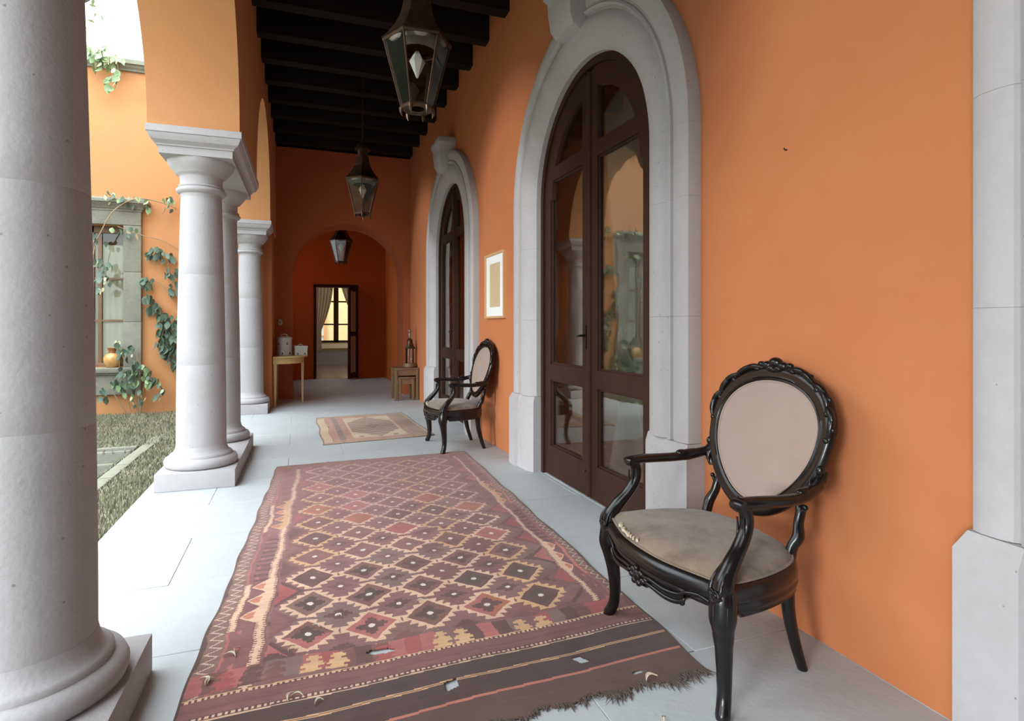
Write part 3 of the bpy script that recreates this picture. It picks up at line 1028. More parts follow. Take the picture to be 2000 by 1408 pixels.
v4 = empty('coping_vine', (-2.5, YC - 0.1, 4.95))
stem(v4, L_(v4, [(-2.9, YC - .12, 5.12), (-2.6, YC - .14, 5.10), (-2.45, YC - .14, 4.95), (-2.46, YC - .1, 4.70), (-2.5, YC - .1, 4.58)]), 0.006)
for c, r, s in (((-2.66, 5.06), .14, 26), ((-2.55, 5.02), .12, 20), ((-2.62, 4.94), .10, 14), ((-2.44, 5.02), .08, 8), ((-2.46, 4.78), .08, 8), ((-2.50, 4.65), .06, 6)):
    leaf_cluster(v4, c[0] - v4.location.x, c[1] - v4.location.z, r, s, (2, 2, 3), y=-0.05, sc=1.2)
tag(v4, 'light green vine hanging over the stone coping of the courtyard wall', 'vine')

# tree beyond the wall
tr = empty('tree', (-6.4, 14.5, GZ))
tk = MB().tube([(0, 0, -.2), (0.05, 0, 2.5), (-0.1, 0.1, 4.5), (0.3, 0, 6.4)], [0.22, 0.18, 0.14, 0.06], n=10)
tk.build('trunk', M['trunk'], tr)
for pts in ([(0, 0, 4.2), (0.8, -0.3, 5.4), (1.7, -0.6, 6.6)], [(-0.1, 0.1, 4.6), (-0.9, 0, 5.8), (-1.6, 0.2, 7.0)], [(0.2, 0, 5.4), (0.9, -.3, 6.8), (1.0, -.6, 8.2)]):
    MB().tube(pts, [0.08, 0.05, 0.02], n=8).build('branch', M['trunk'], tr)
fo = MB()
cen = [(random.uniform(-2.2, 1.9), random.uniform(-1.2, 1.0), random.uniform(5.6, 9.5)) for _ in range(34)]
cen += [(2.3, -0.9, 8.05), (2.5, -0.8, 8.5), (2.2, -0.8, 8.4), (2.45, -0.9, 7.4), (2.8, -.8, 8.7)]
for cx, cy, cz in cen:
    for _ in range(42):
        d = Vector((random.gauss(0, .26), random.gauss(0, .26), random.gauss(0, .22)))
        p = Vector((cx, cy, cz)) + d
        a = Vector((random.gauss(0, 1), random.gauss(0, 1), random.gauss(0, .6))).normalized()
        b = a.orthogonal().normalized()
        l = random.uniform(.06, .11)
        fo.add([p - a * l, p + b * l * .35, p + a * l, p - b * l * .35], [(0, 1, 2, 3)])
f = fo.build('foliage', M['leaf_light'], tr, smooth=False)
f['kind'] = 'stuff'
tag(tr, 'pale green tree with loose foliage against the white sky beyond the courtyard wall', 'tree')

# ------------------------------------------------------------------ vestibule door and the room beyond
d4 = struct(empty('door_4', (0.795, V1, 0)))
f4 = MB()
f4.box((-0.475, -0.03, 0), (-0.435, 0.16, 2.06)); f4.box((0.435, -0.03, 0), (0.475, 0.16, 2.06)); f4.box((-0.475, -0.03, 2.02), (0.475, 0.16, 2.085))
f4.build('door_frame', M['wood_door'], d4, bevel=0.004)
def vest_leaf(hx, ang, nm, sgn):
    lf = MB()
    w, h = 0.43, 2.0
    bxs = ((0, 0.07, 0, h), (w - 0.07, w, 0, h), (0.07, w - 0.07, 0, 0.13), (0.07, w - 0.07, h - 0.08, h), (0.07, w - 0.07, 0.93, 1.03))
    for a, b, c, d in bxs:
        x0, x1 = sorted((sgn * a, sgn * b))
        lf.box((x0, -0.02, c), (x1, 0.02, d))
    leaf = lf.build('door_leaf', M['wood_door'], d4, (hx, -0.01, 0.012), (0, 0, ang), bevel=0.003)
    for c, d in ((0.13, 0.93), (1.03, h - 0.08)):
        x0, x1 = sorted((sgn * 0.07, sgn * (w - 0.07)))
        MB().box((x0, -0.003, c), (x1, 0.001, d)).build('pane', M['glass_yard'], leaf)
        rings = []
        for i in range(25):
            x = x0 + (x1 - x0) * i / 24
            yy = -0.016 + 0.005 * math.sin(i * 1.35)
            rings.append([(x, yy, c), (x, yy + 0.003, c), (x, yy + 0.003, d), (x, yy, d)])
        MB().loft(rings).build('leaf_curtain', M['curtain'], leaf)
    return leaf
vest_leaf(0.435, math.radians(62), 'right', -1)
vest_leaf(-0.435, math.radians(95), 'left', 1)

R0, R1 = V1 + 0.3, 18.5
struct(MB().box((-1.6, R0, -0.12), (3.4, R1, -0.01)).build('floor_salon_end', M['room_floor']))
struct(MB().box((-1.7, R0, -0.1), (-1.6, R1, 3.2)).build('wall_far_room_left', M['room_wall']))
mb = MB()
wall_strips(mb, R0, R1, -0.1, 3.2, 3.4, 3.5, [([(15.0, 2.5), (17.2, 2.5)], 0.7)], lambda a, b, z: (b, a, z))
weld(mb)
struct(mb.build('wall_far_room_right', M['room_wall'], smooth=False))
struct(MB().box((-1.7, R0, 3.2), (3.5, R1 + 0.3, 3.3)).build('ceiling_far_room', M['room_wall']))
mb = MB()
wall_strips(mb, -1.7, 3.5, -0.1, 3.2, R1, R1 + 0.3, [([(0.42, 2.7), (1.86, 2.7)], 0.66)], lambda a, b, z: (a, b, z))
weld(mb)
struct(mb.build('wall_far_room_end', M['room_wall'], smooth=False))
struct(MB().box((-1.6, R1 - 0.015, -0.02), (3.4, R1, 0.42)).build('baseboard_far_room', M['dado']))
w2 = struct(empty('window_2', (1.14, R1, 0.66)))
MB().box((-0.85, -0.16, -0.17), (0.85, 0.05, -0.03)).build('sill', M['sill'], w2, bevel=0.01)
fm = MB()
for a, b, c, d in ((-0.72, 0.72, 0, 0.07), (-0.72, 0.72, 1.97, 2.04), (-0.72, -0.62, 0, 2.04), (0.62, 0.72, 0, 2.04), (-0.115, 0.03, 0, 2.04)):
    fm.box((a, 0.02, c), (b, 0.10, d))
fm.build('window_frame', M['wood_door'], w2, bevel=0.004)
for zz in (0.56, 1.26):
    for a, b in ((-0.62, -0.115), (0.03, 0.62)):
        MB().box((a, 0.035, zz - 0.022), (b, 0.08, zz + 0.022)).build('glazing_bar', M['wood_door'], w2)
for a, b in ((-0.62, -0.115), (0.03, 0.62)):
    for c, d in ((0.07, 0.538), (0.582, 1.238), (1.282, 1.97)):
        MB().box((a, 0.055, c), (b, 0.059, d)).build('pane', M['glass_yard'], w2)


def drape(name, x_top0, x_top1, x_tie0, x_tie1, z_top, z_tie, z_bot, y, m, amp=0.03, nf=9, x_b0=None, x_b1=None, along='x', ease=1.6):
    """gathered curtain: full width at the rail, pulled together at the tie, falling free below it"""
    mb = MB()
    x_b0 = x_tie0 if x_b0 is None else x_b0
    x_b1 = x_tie1 if x_b1 is None else x_b1
    nu, nvv = nf * 8, 22
    F, B = [], []
    for j in range(nvv + 1):
        t = j / nvv
        z = z_top + (z_bot - z_top) * t
        tt = (z_top - z_tie) / (z_top - z_bot)
        if t <= tt:
            k = (t / tt) ** ease
            a, b = x_top0 + (x_tie0 - x_top0) * k, x_top1 + (x_tie1 - x_top1) * k
        else:
            k = ((t - tt) / (1 - tt)) ** 0.8
            a, b = x_tie0 + (x_b0 - x_tie0) * k, x_tie1 + (x_b1 - x_tie1) * k
        for i in range(nu + 1):
            u = i / nu
            x = a + (b - a) * u
            yy = y + amp * math.sin(u * nf * 2 * PI + 0.6 * math.sin(3 * u)) * (0.6 + 0.4 * t)
            F.append((x, yy, z) if along == 'x' else (yy, x, z))
    n = nu + 1
    fs = [(j * n + i, j * n + i + 1, (j + 1) * n + i + 1, (j + 1) * n + i) for j in range(nvv) for i in range(nu)]
    mb.add(F, fs)
    o = mb.build(name, m)
    so = o.modifiers.new('thick', 'SOLIDIFY')
    so.thickness = 0.003
    return o


tag(drape('curtain', 0.22, 1.02, 0.42, 0.66, 2.85, 1.05, 0.40, R1 - 0.20, M['curtain'], 0.022, 8, 0.50, 0.66, ease=2.2), 'cream curtain tied back on the left side of the far room window', 'curtain')
tag(drape('curtain', 1.12, 2.05, 1.72, 1.92, 2.85, 1.05, 0.40, R1 - 0.20, M['curtain'], 0.022, 8, 1.72, 1.92, ease=1.3), 'cream curtain tied back on the right side of the far room window', 'curtain')
# neighbouring house seen through that window
struct(MB().box((-3, 22.0, -0.3), (6.5, 22.3, 4.6)).build('wall_neighbour', M['yellow_wall']))
struct(MB().box((-6, R1 + 0.3, -0.4), (9, 22.0, -0.3)).build('floor_side_yard', M['paving']))
w3 = struct(empty('window_3', (0.95, 22.0, 0.3)))
fm = MB()
for a, b, c, d in ((-0.55, 0.0, 0, 0.07), (-0.55, 0.0, 2.0, 2.06), (-0.55, -0.48, 0, 2.06), (-0.07, 0.0, 0, 2.06), (-0.48, -0.07, 0.5, 0.54), (-0.48, -0.07, 1.0, 1.04), (-0.48, -0.07, 1.5, 1.54)):
    fm.box((a, -0.06, c), (b, 0, d))
fm.build('window_frame', M['plaster_lit'], w3)
MB().box((-0.48, -0.02, 0.07), (-0.07, -0.01, 2.0)).build('pane', M['curtain_white'], w3)

# ------------------------------------------------------------------ drapes and seat behind the glass doors
tag(drape('door_curtain', 2.85, 4.05, 3.62, 3.74, 3.15, 0.66, -0.02, 2.27, M['curtain_white'], 0.026, 9, 3.42, 3.95, 'y', 1.25), 'pale curtain gathered to a narrow waist behind the right leaf of the large glass door', 'curtain')
tag(drape('door_curtain', 6.3, 7.7, 6.5, 6.9, 3.15, 1.12, -0.02, 2.42, M['curtain'], 0.030, 9, 6.45, 6.95, 'y', 1.5), 'cream curtain gathered behind the farther glass door', 'curtain')

# ------------------------------------------------------------------ lanterns hanging from the beams
def hexring(r, z, rot=0.0, n=6):
    return [(r * math.cos(2 * PI * i / n + rot), r * math.sin(2 * PI * i / n + rot), z) for i in range(n)]


def make_lantern():
    """origin at its lowest point"""
    r = empty('hanging_lantern')
    ZT, RT, RB, ZB = 0.46, 0.205, 0.098, 0.055
    g = MB()
    for i in range(6):
        a = hexring(RB, ZB)[i]; b = hexring(RT, ZT)[i]
        g.tube([a, ((a[0] + b[0]) / 2, (a[1] + b[1]) / 2, (a[2] + b[2]) / 2), b], 0.0065, n=6, sub=2)
    g.loft([hexring(RT + .006, ZT - .012), hexring(RT + .012, ZT), hexring(RT + .006, ZT + .016), hexring(RT - .02, ZT + .016), hexring(RT - .02, ZT - .010)], closed=True)
    g.loft([hexring(RB + .006, ZB - .012), hexring(RB + .010, ZB), hexring(RB + .004, ZB + .012), hexring(RB - .020, ZB + .012), hexring(RB - .020, ZB - .010)], closed=True)
    g.build('cage', M['brass'], r, angle=30)
    for i in range(6):
        k = (i + 1) % 6
        a, b, c, d = Vector(hexring(RB - .002, ZB)[i]), Vector(hexring(RB - .002, ZB)[k]), Vector(hexring(RT - .002, ZT)[k]), Vector(hexring(RT - .002, ZT)[i])
        n_ = (b - a).cross(d - a).normalized() * 0.0015
        MB().loft([[a - n_, b - n_, c - n_, d - n_], [a + n_, b + n_, c + n_, d + n_]]).build('pane', M['glass_lantern'], r, smooth=False)
    # roof: concave bell of six folded sheets, vented neck, cap
    rings = [hexring(RT + .016, ZT + .012), hexring(RT - .02, ZT + .045), hexring(0.140, ZT + .105), hexring(0.108, ZT + .165), hexring(0.090, ZT + .235), hexring(0.084, ZT + .27)]
    MB().loft(rings).build('roof', M['brass'], r, smooth=False)
    MB().lathe([(0.066, ZT + .27), (0.062, ZT + .30), (0.062, ZT + .36), (0.095, ZT + .365), (0.092, ZT + .385), (0.060, ZT + .43), (0.028, ZT + .455), (0.018, ZT + .48), (0.016, ZT + .50)], seg=24).build('chimney', M['brass'], r)
    # inner ring that shades the lamp, underside lit
    MB().lathe([(0.112, ZT - .055), (0.172, ZT - .03), (0.182, ZT - .01), (0.175, ZT - .004), (0.112, ZT - .035)], seg=30, cap=False).build('reflector_ring', M['tin'], r)
    MB().loft([hexring(0.006, ZT - .215, n=6), hexring(0.050, ZT - .115, n=6), hexring(0.022, ZT - .065, n=6), hexring(0.014, ZT - .05, n=6)]).build('faceted_bulb', M['candle'], r, smooth=False)
    MB().tube([(0, 0, ZT - .06), (0, 0, ZT + .1), (0, 0, ZT + .2)], 0.012, n=8, sub=1).build('lamp_holder', M['brass'], r)
    # bottom ring and its crown of turned-down tips
    MB().lathe([(0.045, ZB - .004), (0.080, ZB - .010), (0.082, ZB + .004), (0.045, ZB + .010)], seg=24, cap=False).build('base_ring', M['brass'], r)
    for i in range(6):
        a = hexring(RB + .002, ZB - .006)[i]
        MB().tube([a, (a[0] * 1.0, a[1] * 1.0, ZB - .03), (a[0] * .93, a[1] * .93, 0.0)], [0.013, 0.011, 0.003], n=8, sub=3).build('crown_tip', M['brass'], r)
    return r


def chain(par, z0, z1):
    mb = MB()
    z = z0
    i = 0
    while z < z1 - 0.01:
        zz = min(z + 0.055, z1)
        n = 10
        pts = []
        for k in range(n):
            a = 2 * PI * k / n
            u, w = 0.013 * math.cos(a), (zz - z) / 2 * 1.15 * math.sin(a)
            pts.append((u, 0, (z + zz) / 2 + w) if i % 2 else (0, u, (z + zz) / 2 + w))
        mb.tube(pts, 0.0035, n=6, closed=True, sub=1, ref=(0.3, 0.4, 0.86))
        z += 0.052
        i += 1
    return mb.build('chain', M['brass'], par)


l1 = make_lantern()
zl = [2.46, 2.46, 2.33]
chain(l1, 0.955, CEIL + 0.27 - zl[0])
l1.location = (0.70, 3.60, zl[0]); l1.rotation_euler = (0, 0, math.radians(-4))
tag(l1, 'large six sided brass and glass lantern hanging nearest the camera', 'lantern', 'hanging lanterns')
dup(l1, (0.735, 7.20, zl[1]), math.radians(20), 'brass and glass hanging lantern in front of the dark end wall above the arch')
dup(l1, (0.775, 11.5, zl[2]), math.radians(-6), 'brass hanging lantern seen inside the arch above the far doorway')

# ------------------------------------------------------------------ half-moon table with two tins
ct = empty('console_table', (-0.335, 9.32, 0))
def halfmoon(rx, ry, n=28):
    return [(rx * math.sin(PI * i / n) ** 0.85 if 0 < i < n else 0.0, -ry * math.cos(PI * i / n)) for i in range(n + 1)]
top = halfmoon(0.47, 0.47)
MB().loft([[(x * s, yy * s, z) for x, yy in top] for s, z in ((0.985, 0.700), (1.0, 0.706), (1.0, 0.716), (0.99, 0.722))]).build('table_top', M['pale_wood'], ct, angle=40)
ap = halfmoon(0.42, 0.43)
ap2 = halfmoon(0.395, 0.405)
MB().loft([[(x, yy, 0.615) for x, yy in ap], [(x, yy, 0.70) for x, yy in ap], [(x, yy, 0.70) for x, yy in ap2], [(x, yy, 0.615) for x, yy in ap2]], closed=True).build('apron', M['pale_wood'], ct, angle=40)
for x, yy in ((0.03, -0.39), (0.03, 0.39), (0.40, 0.06)):
    MB().loft([[(x + a * w, yy + b * w, z) for a, b in ((-1, -1), (1, -1), (1, 1), (-1, 1))] for w, z in ((0.011, 0), (0.020, 0.60), (0.021, 0.70))]).build('leg', M['pale_wood'], ct, smooth=False)
tag(ct, 'pale honey wood half moon table with slim tapered legs against the arcade pier', 'table')

def tri_marks(par, pts):
    for (x, yy, z), (nx, ny), s in pts:
        tx, ty = -ny, nx
        ring = lambda o: [(x + tx * -s * .55 + nx * o, yy + ty * -s * .55 + ny * o, z), (x + tx * s * .55 + nx * o, yy + ty * s * .55 + ny * o, z), (x + nx * o, yy + ny * o, z + s * 1.3)]
        MB().loft([ring(-0.004), ring(0.0015)]).build('dark_mark', M['dark'], par, smooth=False)
b1 = empty('canister', (-0.195, 9.30, 0.722))
MB().lathe([(0.108, 0), (0.112, 0.004), (0.112, 0.245), (0.109, 0.25)], seg=36).build('body', M['ceramic'], b1)
MB().lathe([(0.115, 0.238), (0.116, 0.262), (0.10, 0.275), (0.03, 0.285)], seg=36).build('lid', M['ceramic'], b1)
MB().tube([(-0.045, 0, 0.282), (-0.03, 0, 0.312), (0.03, 0, 0.312), (0.045, 0, 0.282)], 0.007, n=8).build('lid_handle', M['ceramic'], b1)
def onr(a, z, s, r=0.1122):
    return ((r * math.cos(a), r * math.sin(a), z), (math.cos(a), math.sin(a)), s)
tri_marks(b1, [onr(-1.75, 0.02, 0.026), onr(-0.75, 0.02, 0.030), onr(-1.15, 0.165, 0.026), onr(-2.3, 0.165, 0.024), onr(0.1, 0.02, 0.028)])
tag(b1, 'tall round off white tin with a lid and dark triangular marks on the pale table', 'tin')
b2 = empty('tin_box', (0.035, 9.32, 0.722), 0.12)
MB().box((-0.088, -0.10, 0), (0.088, 0.10, 0.115)).build('body', M['ceramic'], b2, bevel=0.006)
MB().box((-0.093, -0.105, 0.105), (0.093, 0.105, 0.142)).build('lid', M['ceramic'], b2, bevel=0.008)
MB().tube([(-0.03, 0, 0.138), (-0.02, 0, 0.158), (0.02, 0, 0.158), (0.03, 0, 0.138)], 0.006, n=8).build('lid_handle', M['ceramic'], b2)
tri_marks(b2, [((-0.05, -0.1002, 0.012), (0, -1), 0.024), ((0.05, -0.1002, 0.012), (0, -1), 0.024), ((0.0882, 0.0, 0.012), (1, 0), 0.024)])
tag(b2, 'low square off white tin with a lid beside the tall round tin', 'tin')

# small round fitting on the end wall
wf = empty('wall_bell', (-0.265, Y_END, 1.22))
MB().lathe([(0.034, 0), (0.036, 0.004), (0.034, 0.010), (0.026, 0.014)], seg=20).xf(lambda p: (p[0], -p[2], p[1] * 1.5)).build('plate', M['ceramic'], wf)
MB().lathe([(0.014, 0.012), (0.014, 0.022), (0.008, 0.026)], seg=14).xf(lambda p: (p[0], -p[2], p[1])).build('button', M['tin'], wf)
tag(wf, 'small pale round fitting on the dark end wall above the half moon table', 'fitting')

# ------------------------------------------------------------------ nest of two small tables with a standing lantern
def nest_table(name, w, d, h, loc, label):
    r = empty(name, loc)
    MB().box((-w / 2, -d / 2, h - 0.028), (w / 2, d / 2, h)).build('table_top', M['brown_wood'], r, bevel=0.005)
    for sx in (-1, 1):
        for sy in (-1, 1):
            cx, cy = sx * (w / 2 - 0.028), sy * (d / 2 - 0.028)
            MB().box((cx - 0.021, cy - 0.021, 0), (cx + 0.021, cy + 0.021, h - 0.028)).build('leg', M['brown_wood'], r, bevel=0.004)
    for sy in (-1, 1):
        MB().box((-w / 2 + 0.04, sy * (d / 2 - 0.028) - 0.010, h - 0.115), (w / 2 - 0.04, sy * (d / 2 - 0.028) + 0.010, h - 0.028)).build('apron', M['brown_wood'], r)
    for sx in (-1, 1):
        MB().box((sx * (w / 2 - 0.028) - 0.010, -d / 2 + 0.04, h - 0.115), (sx * (w / 2 - 0.028) + 0.010, d / 2 - 0.04, h - 0.028)).build('apron', M['brown_wood'], r)
    return tag(r, label, 'table')
nest_table('nest_table', 0.385, 0.40, 0.505, (1.592, 9.22, 0), 'larger brown wooden side table of the nest carrying the standing lantern')
nest_table('nest_table', 0.262, 0.28, 0.365, (1.592, 9.17, 0), 'smaller brown wooden side table tucked under the larger one')

fl_ = empty('standing_lantern', (1.672, 9.22, 0.505))
MB().lathe([(0.085, 0), (0.10, 0.006), (0.102, 0.03), (0.094, 0.045), (0.088, 0.062), (0.078, 0.066)], seg=30).build('base', M['brown_wood'], fl_)
MB().lathe([(0.062, 0.066), (0.064, 0.07), (0.066, 0.18), (0.062, 0.30), (0.059, 0.30), (0.063, 0.18), (0.061, 0.07)], seg=30, cap=False).build('glass_chimney', M['glass_lantern'], fl_)
cg = MB()
for i in range(6):
    a = 2 * PI * i / 6 + .3
    cg.tube([(0.070 * math.cos(a), 0.070 * math.sin(a), 0.06), (0.070 * math.cos(a), 0.070 * math.sin(a), 0.18), (0.068 * math.cos(a), 0.068 * math.sin(a), 0.31)], 0.004, n=6, sub=1)
cg.build('cage', M['brass'], fl_)
MB().lathe([(0.082, 0.295), (0.086, 0.305), (0.072, 0.33), (0.052, 0.37), (0.043, 0.42), (0.046, 0.435), (0.030, 0.45), (0.014, 0.46), (0.012, 0.475)], seg=24).build('hood', M['brass'], fl_)
MB().lathe([(0.012, 0.47), (0.019, 0.49), (0.021, 0.515), (0.014, 0.545), (0.009, 0.555)], seg=16).build('finial_stem', M['tin'], fl_)
MB().ball((0, 0, 0.578), 0.027, 18, 12).build('finial_ball', M['tin'], fl_)
tag(fl_, 'standing lantern with brass hood and ball finial on the nest of tables', 'lantern')

# ------------------------------------------------------------------ framed print
pf = empty('framed_print', (XW, 5.275, 1.545))
W2, H2 = 0.285, 0.315
fr = MB()
rings = []
for o, x in ((0, 0.0), (0, -0.030), (0.008, -0.033), (0.020, -0.030), (0.022, -0.018), (0.022, 0.0)):
    rings.append([(x, -W2 + o, -H2 + o), (x, W2 - o, -H2 + o), (x, W2 - o, H2 - o), (x, -W2 + o, H2 - o)])
fr.loft(rings, closed=True)
fr.build('frame', M['frame_wood'], pf, angle=25)
MB().box((-0.014, -W2 + .02, -H2 + .02), (-0.001, W2 - .02, H2 - .02)).build('mount', M['mount'], pf)
MB().box((-0.0165, -0.150, -0.205), (-0.014, 0.150, 0.215)).build('print', M['print'], pf)
tag(pf, 'light oak framed print with a white mount hung on the orange wall between the doors', 'picture')
nl = MB().tube([(0, 0, 0), (-0.012, 0, 0), (-0.016, 0, 0.006)], 0.0025, n=6, sub=2).build('wall_hook', M['iron'], None, (XW, 1.745, 1.84))
tag(nl, 'tiny dark nail in the bare orange wall above the near armchair', 'nail')

# ------------------------------------------------------------------ armchairs (local frame: front is -y, seat width along x)
def catmull_closed(pts, sub):
    P = [Vector(p) for p in pts]
    m = len(P)
    out = []
    for i in range(m):
        p0, p1, p2, p3 = P[(i - 1) % m], P[i], P[(i + 1) % m], P[(i + 2) % m]
        for s in range(sub):
            t = s / sub
            out.append(0.5 * ((2 * p1) + (p2 - p0) * t + (2 * p0 - 5 * p1 + 4 * p2 - p3) * t * t + (3 * p1 - p0 - 3 * p2 + p3) * t ** 3))
    return out


def make_chair():
    r = empty('armchair')
    half = [(0.0, -0.292), (0.12, -0.283), (0.22, -0.255), (0.30, -0.228), (0.343, -0.205), (0.345, -0.165), (0.338, -0.06), (0.308, 0.06), (0.258, 0.15), (0.17, 0.205), (0.07, 0.222)]
    loop = half + [(0.0, 0.224)] + [(-x, y) for x, y in reversed(half[1:])]
    plan = catmull_closed([(x, y, 0) for x, y in loop], 6)
    N = len(plan)
    nor = []
    for i in range(N):
        t = plan[(i + 1) % N] - plan[(i - 1) % N]
        n = Vector((t.y, -t.x, 0)).normalized()
        nor.append(n)
    def lower(p):
        x, y = abs(p.x), p.y
        if y > -0.16:
            return 0.292
        key = [(0, .272), (.045, .276), (.075, .296), (.10, .288), (.16, .284), (.195, .290), (.215, .310), (.26, .324), (.31, .318), (.36, .30)]
        for (a, za), (b, zb) in zip(key, key[1:]):
            if x <= b:
                k = (x - a) / (b - a)
                return za + (zb - za) * k
        return .30
    rings = []
    for i in range(N):
        p, n = plan[i], nor[i]
        f = 1.0 if p.y < -0.18 else max(0.0, min(1.0, (-0.10 - p.y) / 0.08))
        zb = lower(p)
        zt = 0.388 + 0.004 * f
        prof = [(-.040, zt - .02), (-.036, zt + .001), (-.022, zt + .004), (-.010, zt + .001), (-.002 + .006 * f, zt - .012), (.002 + .010 * f, zt - .030), (.001 + .004 * f, zt - .048),
                (-.003, zt - .056), (.001, zt - .063), (-.002 - .004 * f, zt - .075), (-.006, zb + .012), (-.004 + .004 * f, zb + .006), (-.010, zb), (-.026, zb + .002), (-.034, zb + .02)]
        rings.append([tuple(p + n * o + Vector((0, 0, z))) for o, z in prof])
    MB().loft(rings, closed=True).build('seat_rail', M['ebony'], r, angle=60)
    # bead line along the front rail, cartouche and scrolls
    fb = MB()
    for s in (1, -1):
        pts = []
        for x in (0.045, 0.09, 0.14, 0.19, 0.225, 0.26, 0.295, 0.325):
            q = min(plan, key=lambda v: (abs(v.x - x) + (1 if v.y > -0.15 else 0)))
            n = Vector((0.35 * x / 0.3, -1, 0)).normalized()
            zz = {0.045: .318, 0.09: .320, 0.14: .314, 0.19: .318, 0.225: .334, 0.26: .342, 0.295: .334, 0.325: .312}[x]
            pts.append((s * (q.x + n.x * .004), q.y + n.y * .004, zz))
        fb.tube(pts, [.005, .006, .006, .006, .006, .006, .007, .007], n=8, sub=5)
        pts2 = [(s * x_, -0.292 + 0.42 * (x_ - 0.03) ** 1.6 if x_ > .03 else -0.292, zz) for x_, zz in ((0.05, .300), (0.09, .297), (0.14, .291), (0.185, .294), (0.213, .307), (0.218, .318))]
        fb.tube(pts2, [.006, .007, .008, .008, .007, .004], n=8, sub=5)
        fb.ball((s * .205, -.262, .298), (.011, .009, .010))
    fb.build('rail_moulding', M['ebony'], r, angle=70)
    ca = MB()
    for x, z, rx, rz in ((0, .305, .020, .022), (.022, .318, .016, .012), (-.022, .318, .016, .012), (.033, .298, .015, .011), (-.033, .298, .015, .011), (.014, .284, .012, .012), (-.014, .284, .012, .012), (0, .331, .012, .009), (.05, .308, .012, .008), (-.05, .308, .012, .008)):
        ca.ball((x, -.294 + .25 * abs(x) ** 1.3, z), (rx, .011, rz), 14, 8)
    ca.build('rail_cartouche', M['ebony'], r, angle=70)

    # seat pad: domed, stretched to the rail
    rings = []
    for k, (s, z) in enumerate(((1.0, .376), (1.0, .388), (.985, .398), (.95, .408), (.88, .419), (.76, .430), (.6, .438), (.42, .443), (.24, .446), (.08, .447))):
        rings.append([((p.x - nor[i].x * .014) * s, (p.y - nor[i].y * .016 + .02) * s - .02, z) for i, p in enumerate(plan)])
    pad = MB().loft(rings).build('seat_pad', M['fabric_seat'], r, angle=80)
    pp = [((p.x - nor[i].x * .0155), (p.y - nor[i].y * .0155), .394) for i, p in enumerate(plan)]
    MB().tube(pp[::3], .0042, n=6, closed=True, sub=2).build('piping', M['fabric_seat'], pad)
    tn = MB()
    rr = random.Random(5)
    for k in range(15):
        x = -0.03 - 0.0125 * k - rr.uniform(0, .004)
        q = min(plan, key=lambda v: (abs(v.x - x) + (1 if v.y > -0.15 else 0)))
        s = rr.choice((.5, .6, .8, 1.1)) if k not in (2, 6, 11) else .3
        c = Vector((q.x * .94, q.y * .93 + rr.uniform(-.003, .005), .409))
        l, w = .0105 * s, .0058 * s
        a = math.atan2(q.y - plan[0].y, q.x) * -.3 + rr.uniform(-.3, .3) + .12
        ux, uy = math.cos(a), math.sin(a)
        tn.loft([[(c.x + ux * i_ * l - uy * j_ * w, c.y + uy * i_ * l + ux * j_ * w, c.z - .006 + h) for i_, j_ in ((-1, -.8), (.2, -1), (1, -.5), (.9, .7), (-.3, 1), (-1, .5))] for h in (0, .0105)])
    tn.build('torn_padding', M['padding'], pad, smooth=False)

    # front legs
    for s in (1, -1):
        ox, oy = s * .62, -.78
        L = MB()
        bx_, by_ = s * .318, -.198
        keys = [(.385, .004, .034), (.345, .012, .041), (.300, .017, .040), (.250, .010, .031), (.190, .000, .0255), (.120, -.006, .0225), (.070, -.004, .021), (.040, .004, .0215), (.015, .017, .022), (.002, .022, .019)]
        L.tube([(bx_ + ox * o, by_ + oy * o, z) for z, o, _ in keys], [q for *_, q in keys], n=14, ref=(1, 0, 0), sub=5)
        leg = L.build('leg', M['ebony'], r, angle=70)
        D = MB()
        for a in (-.55, .55):           # moulded edges running down the knee
            dx, dy = ox * math.cos(a) - oy * math.sin(a), ox * math.sin(a) + oy * math.cos(a)
            D.tube([(bx_ + ox * o + dx * (q * .92), by_ + oy * o + dy * (q * .92), z) for z, o, q in keys[1:6]], [.006, .006, .005, .004, .002], n=6, sub=4)
        D.build('leg_moulding', M['ebony'], leg, angle=70)
    # rear legs, raked back
    for s in (1, -1):
        MB().tube([(s * .212, .150, .385), (s * .213, .150, .30), (s * .213, .158, .20), (s * .214, .182, .10), (s * .216, .215, .0)], [(.022, .026), (.022, .026), (.020, .022), (.018, .019), (.017, .016)], n=12, ref=(1, 0, 0), sub=5).build('leg', M['ebony'], r, angle=70)

    # arms
    for s in (1, -1):
        A = MB()
        A.tube([(s * .325, -.212, .352), (s * .327, -.206, .395), (s * .322, -.180, .440), (s * .312, -.135, .490), (s * .306, -.105, .540), (s * .304, -.104, .585), (s * .304, -.120, .612)],
               [(.030, .034), (.031, .031), (.027, .025), (.024, .021), (.022, .020), (.022, .020), (.021, .019)], n=14, ref=(1, 0, 0), sub=6)
        A.tube([(s * .282, -.130, .612), (s * .304, -.132, .612), (s * .328, -.130, .612)], [.017, .020, .017], n=14, ref=(0, 0, 1), sub=2)      # scroll end
        sup = A.build('arm_support', M['ebony'], r, angle=70)
        V = MB()
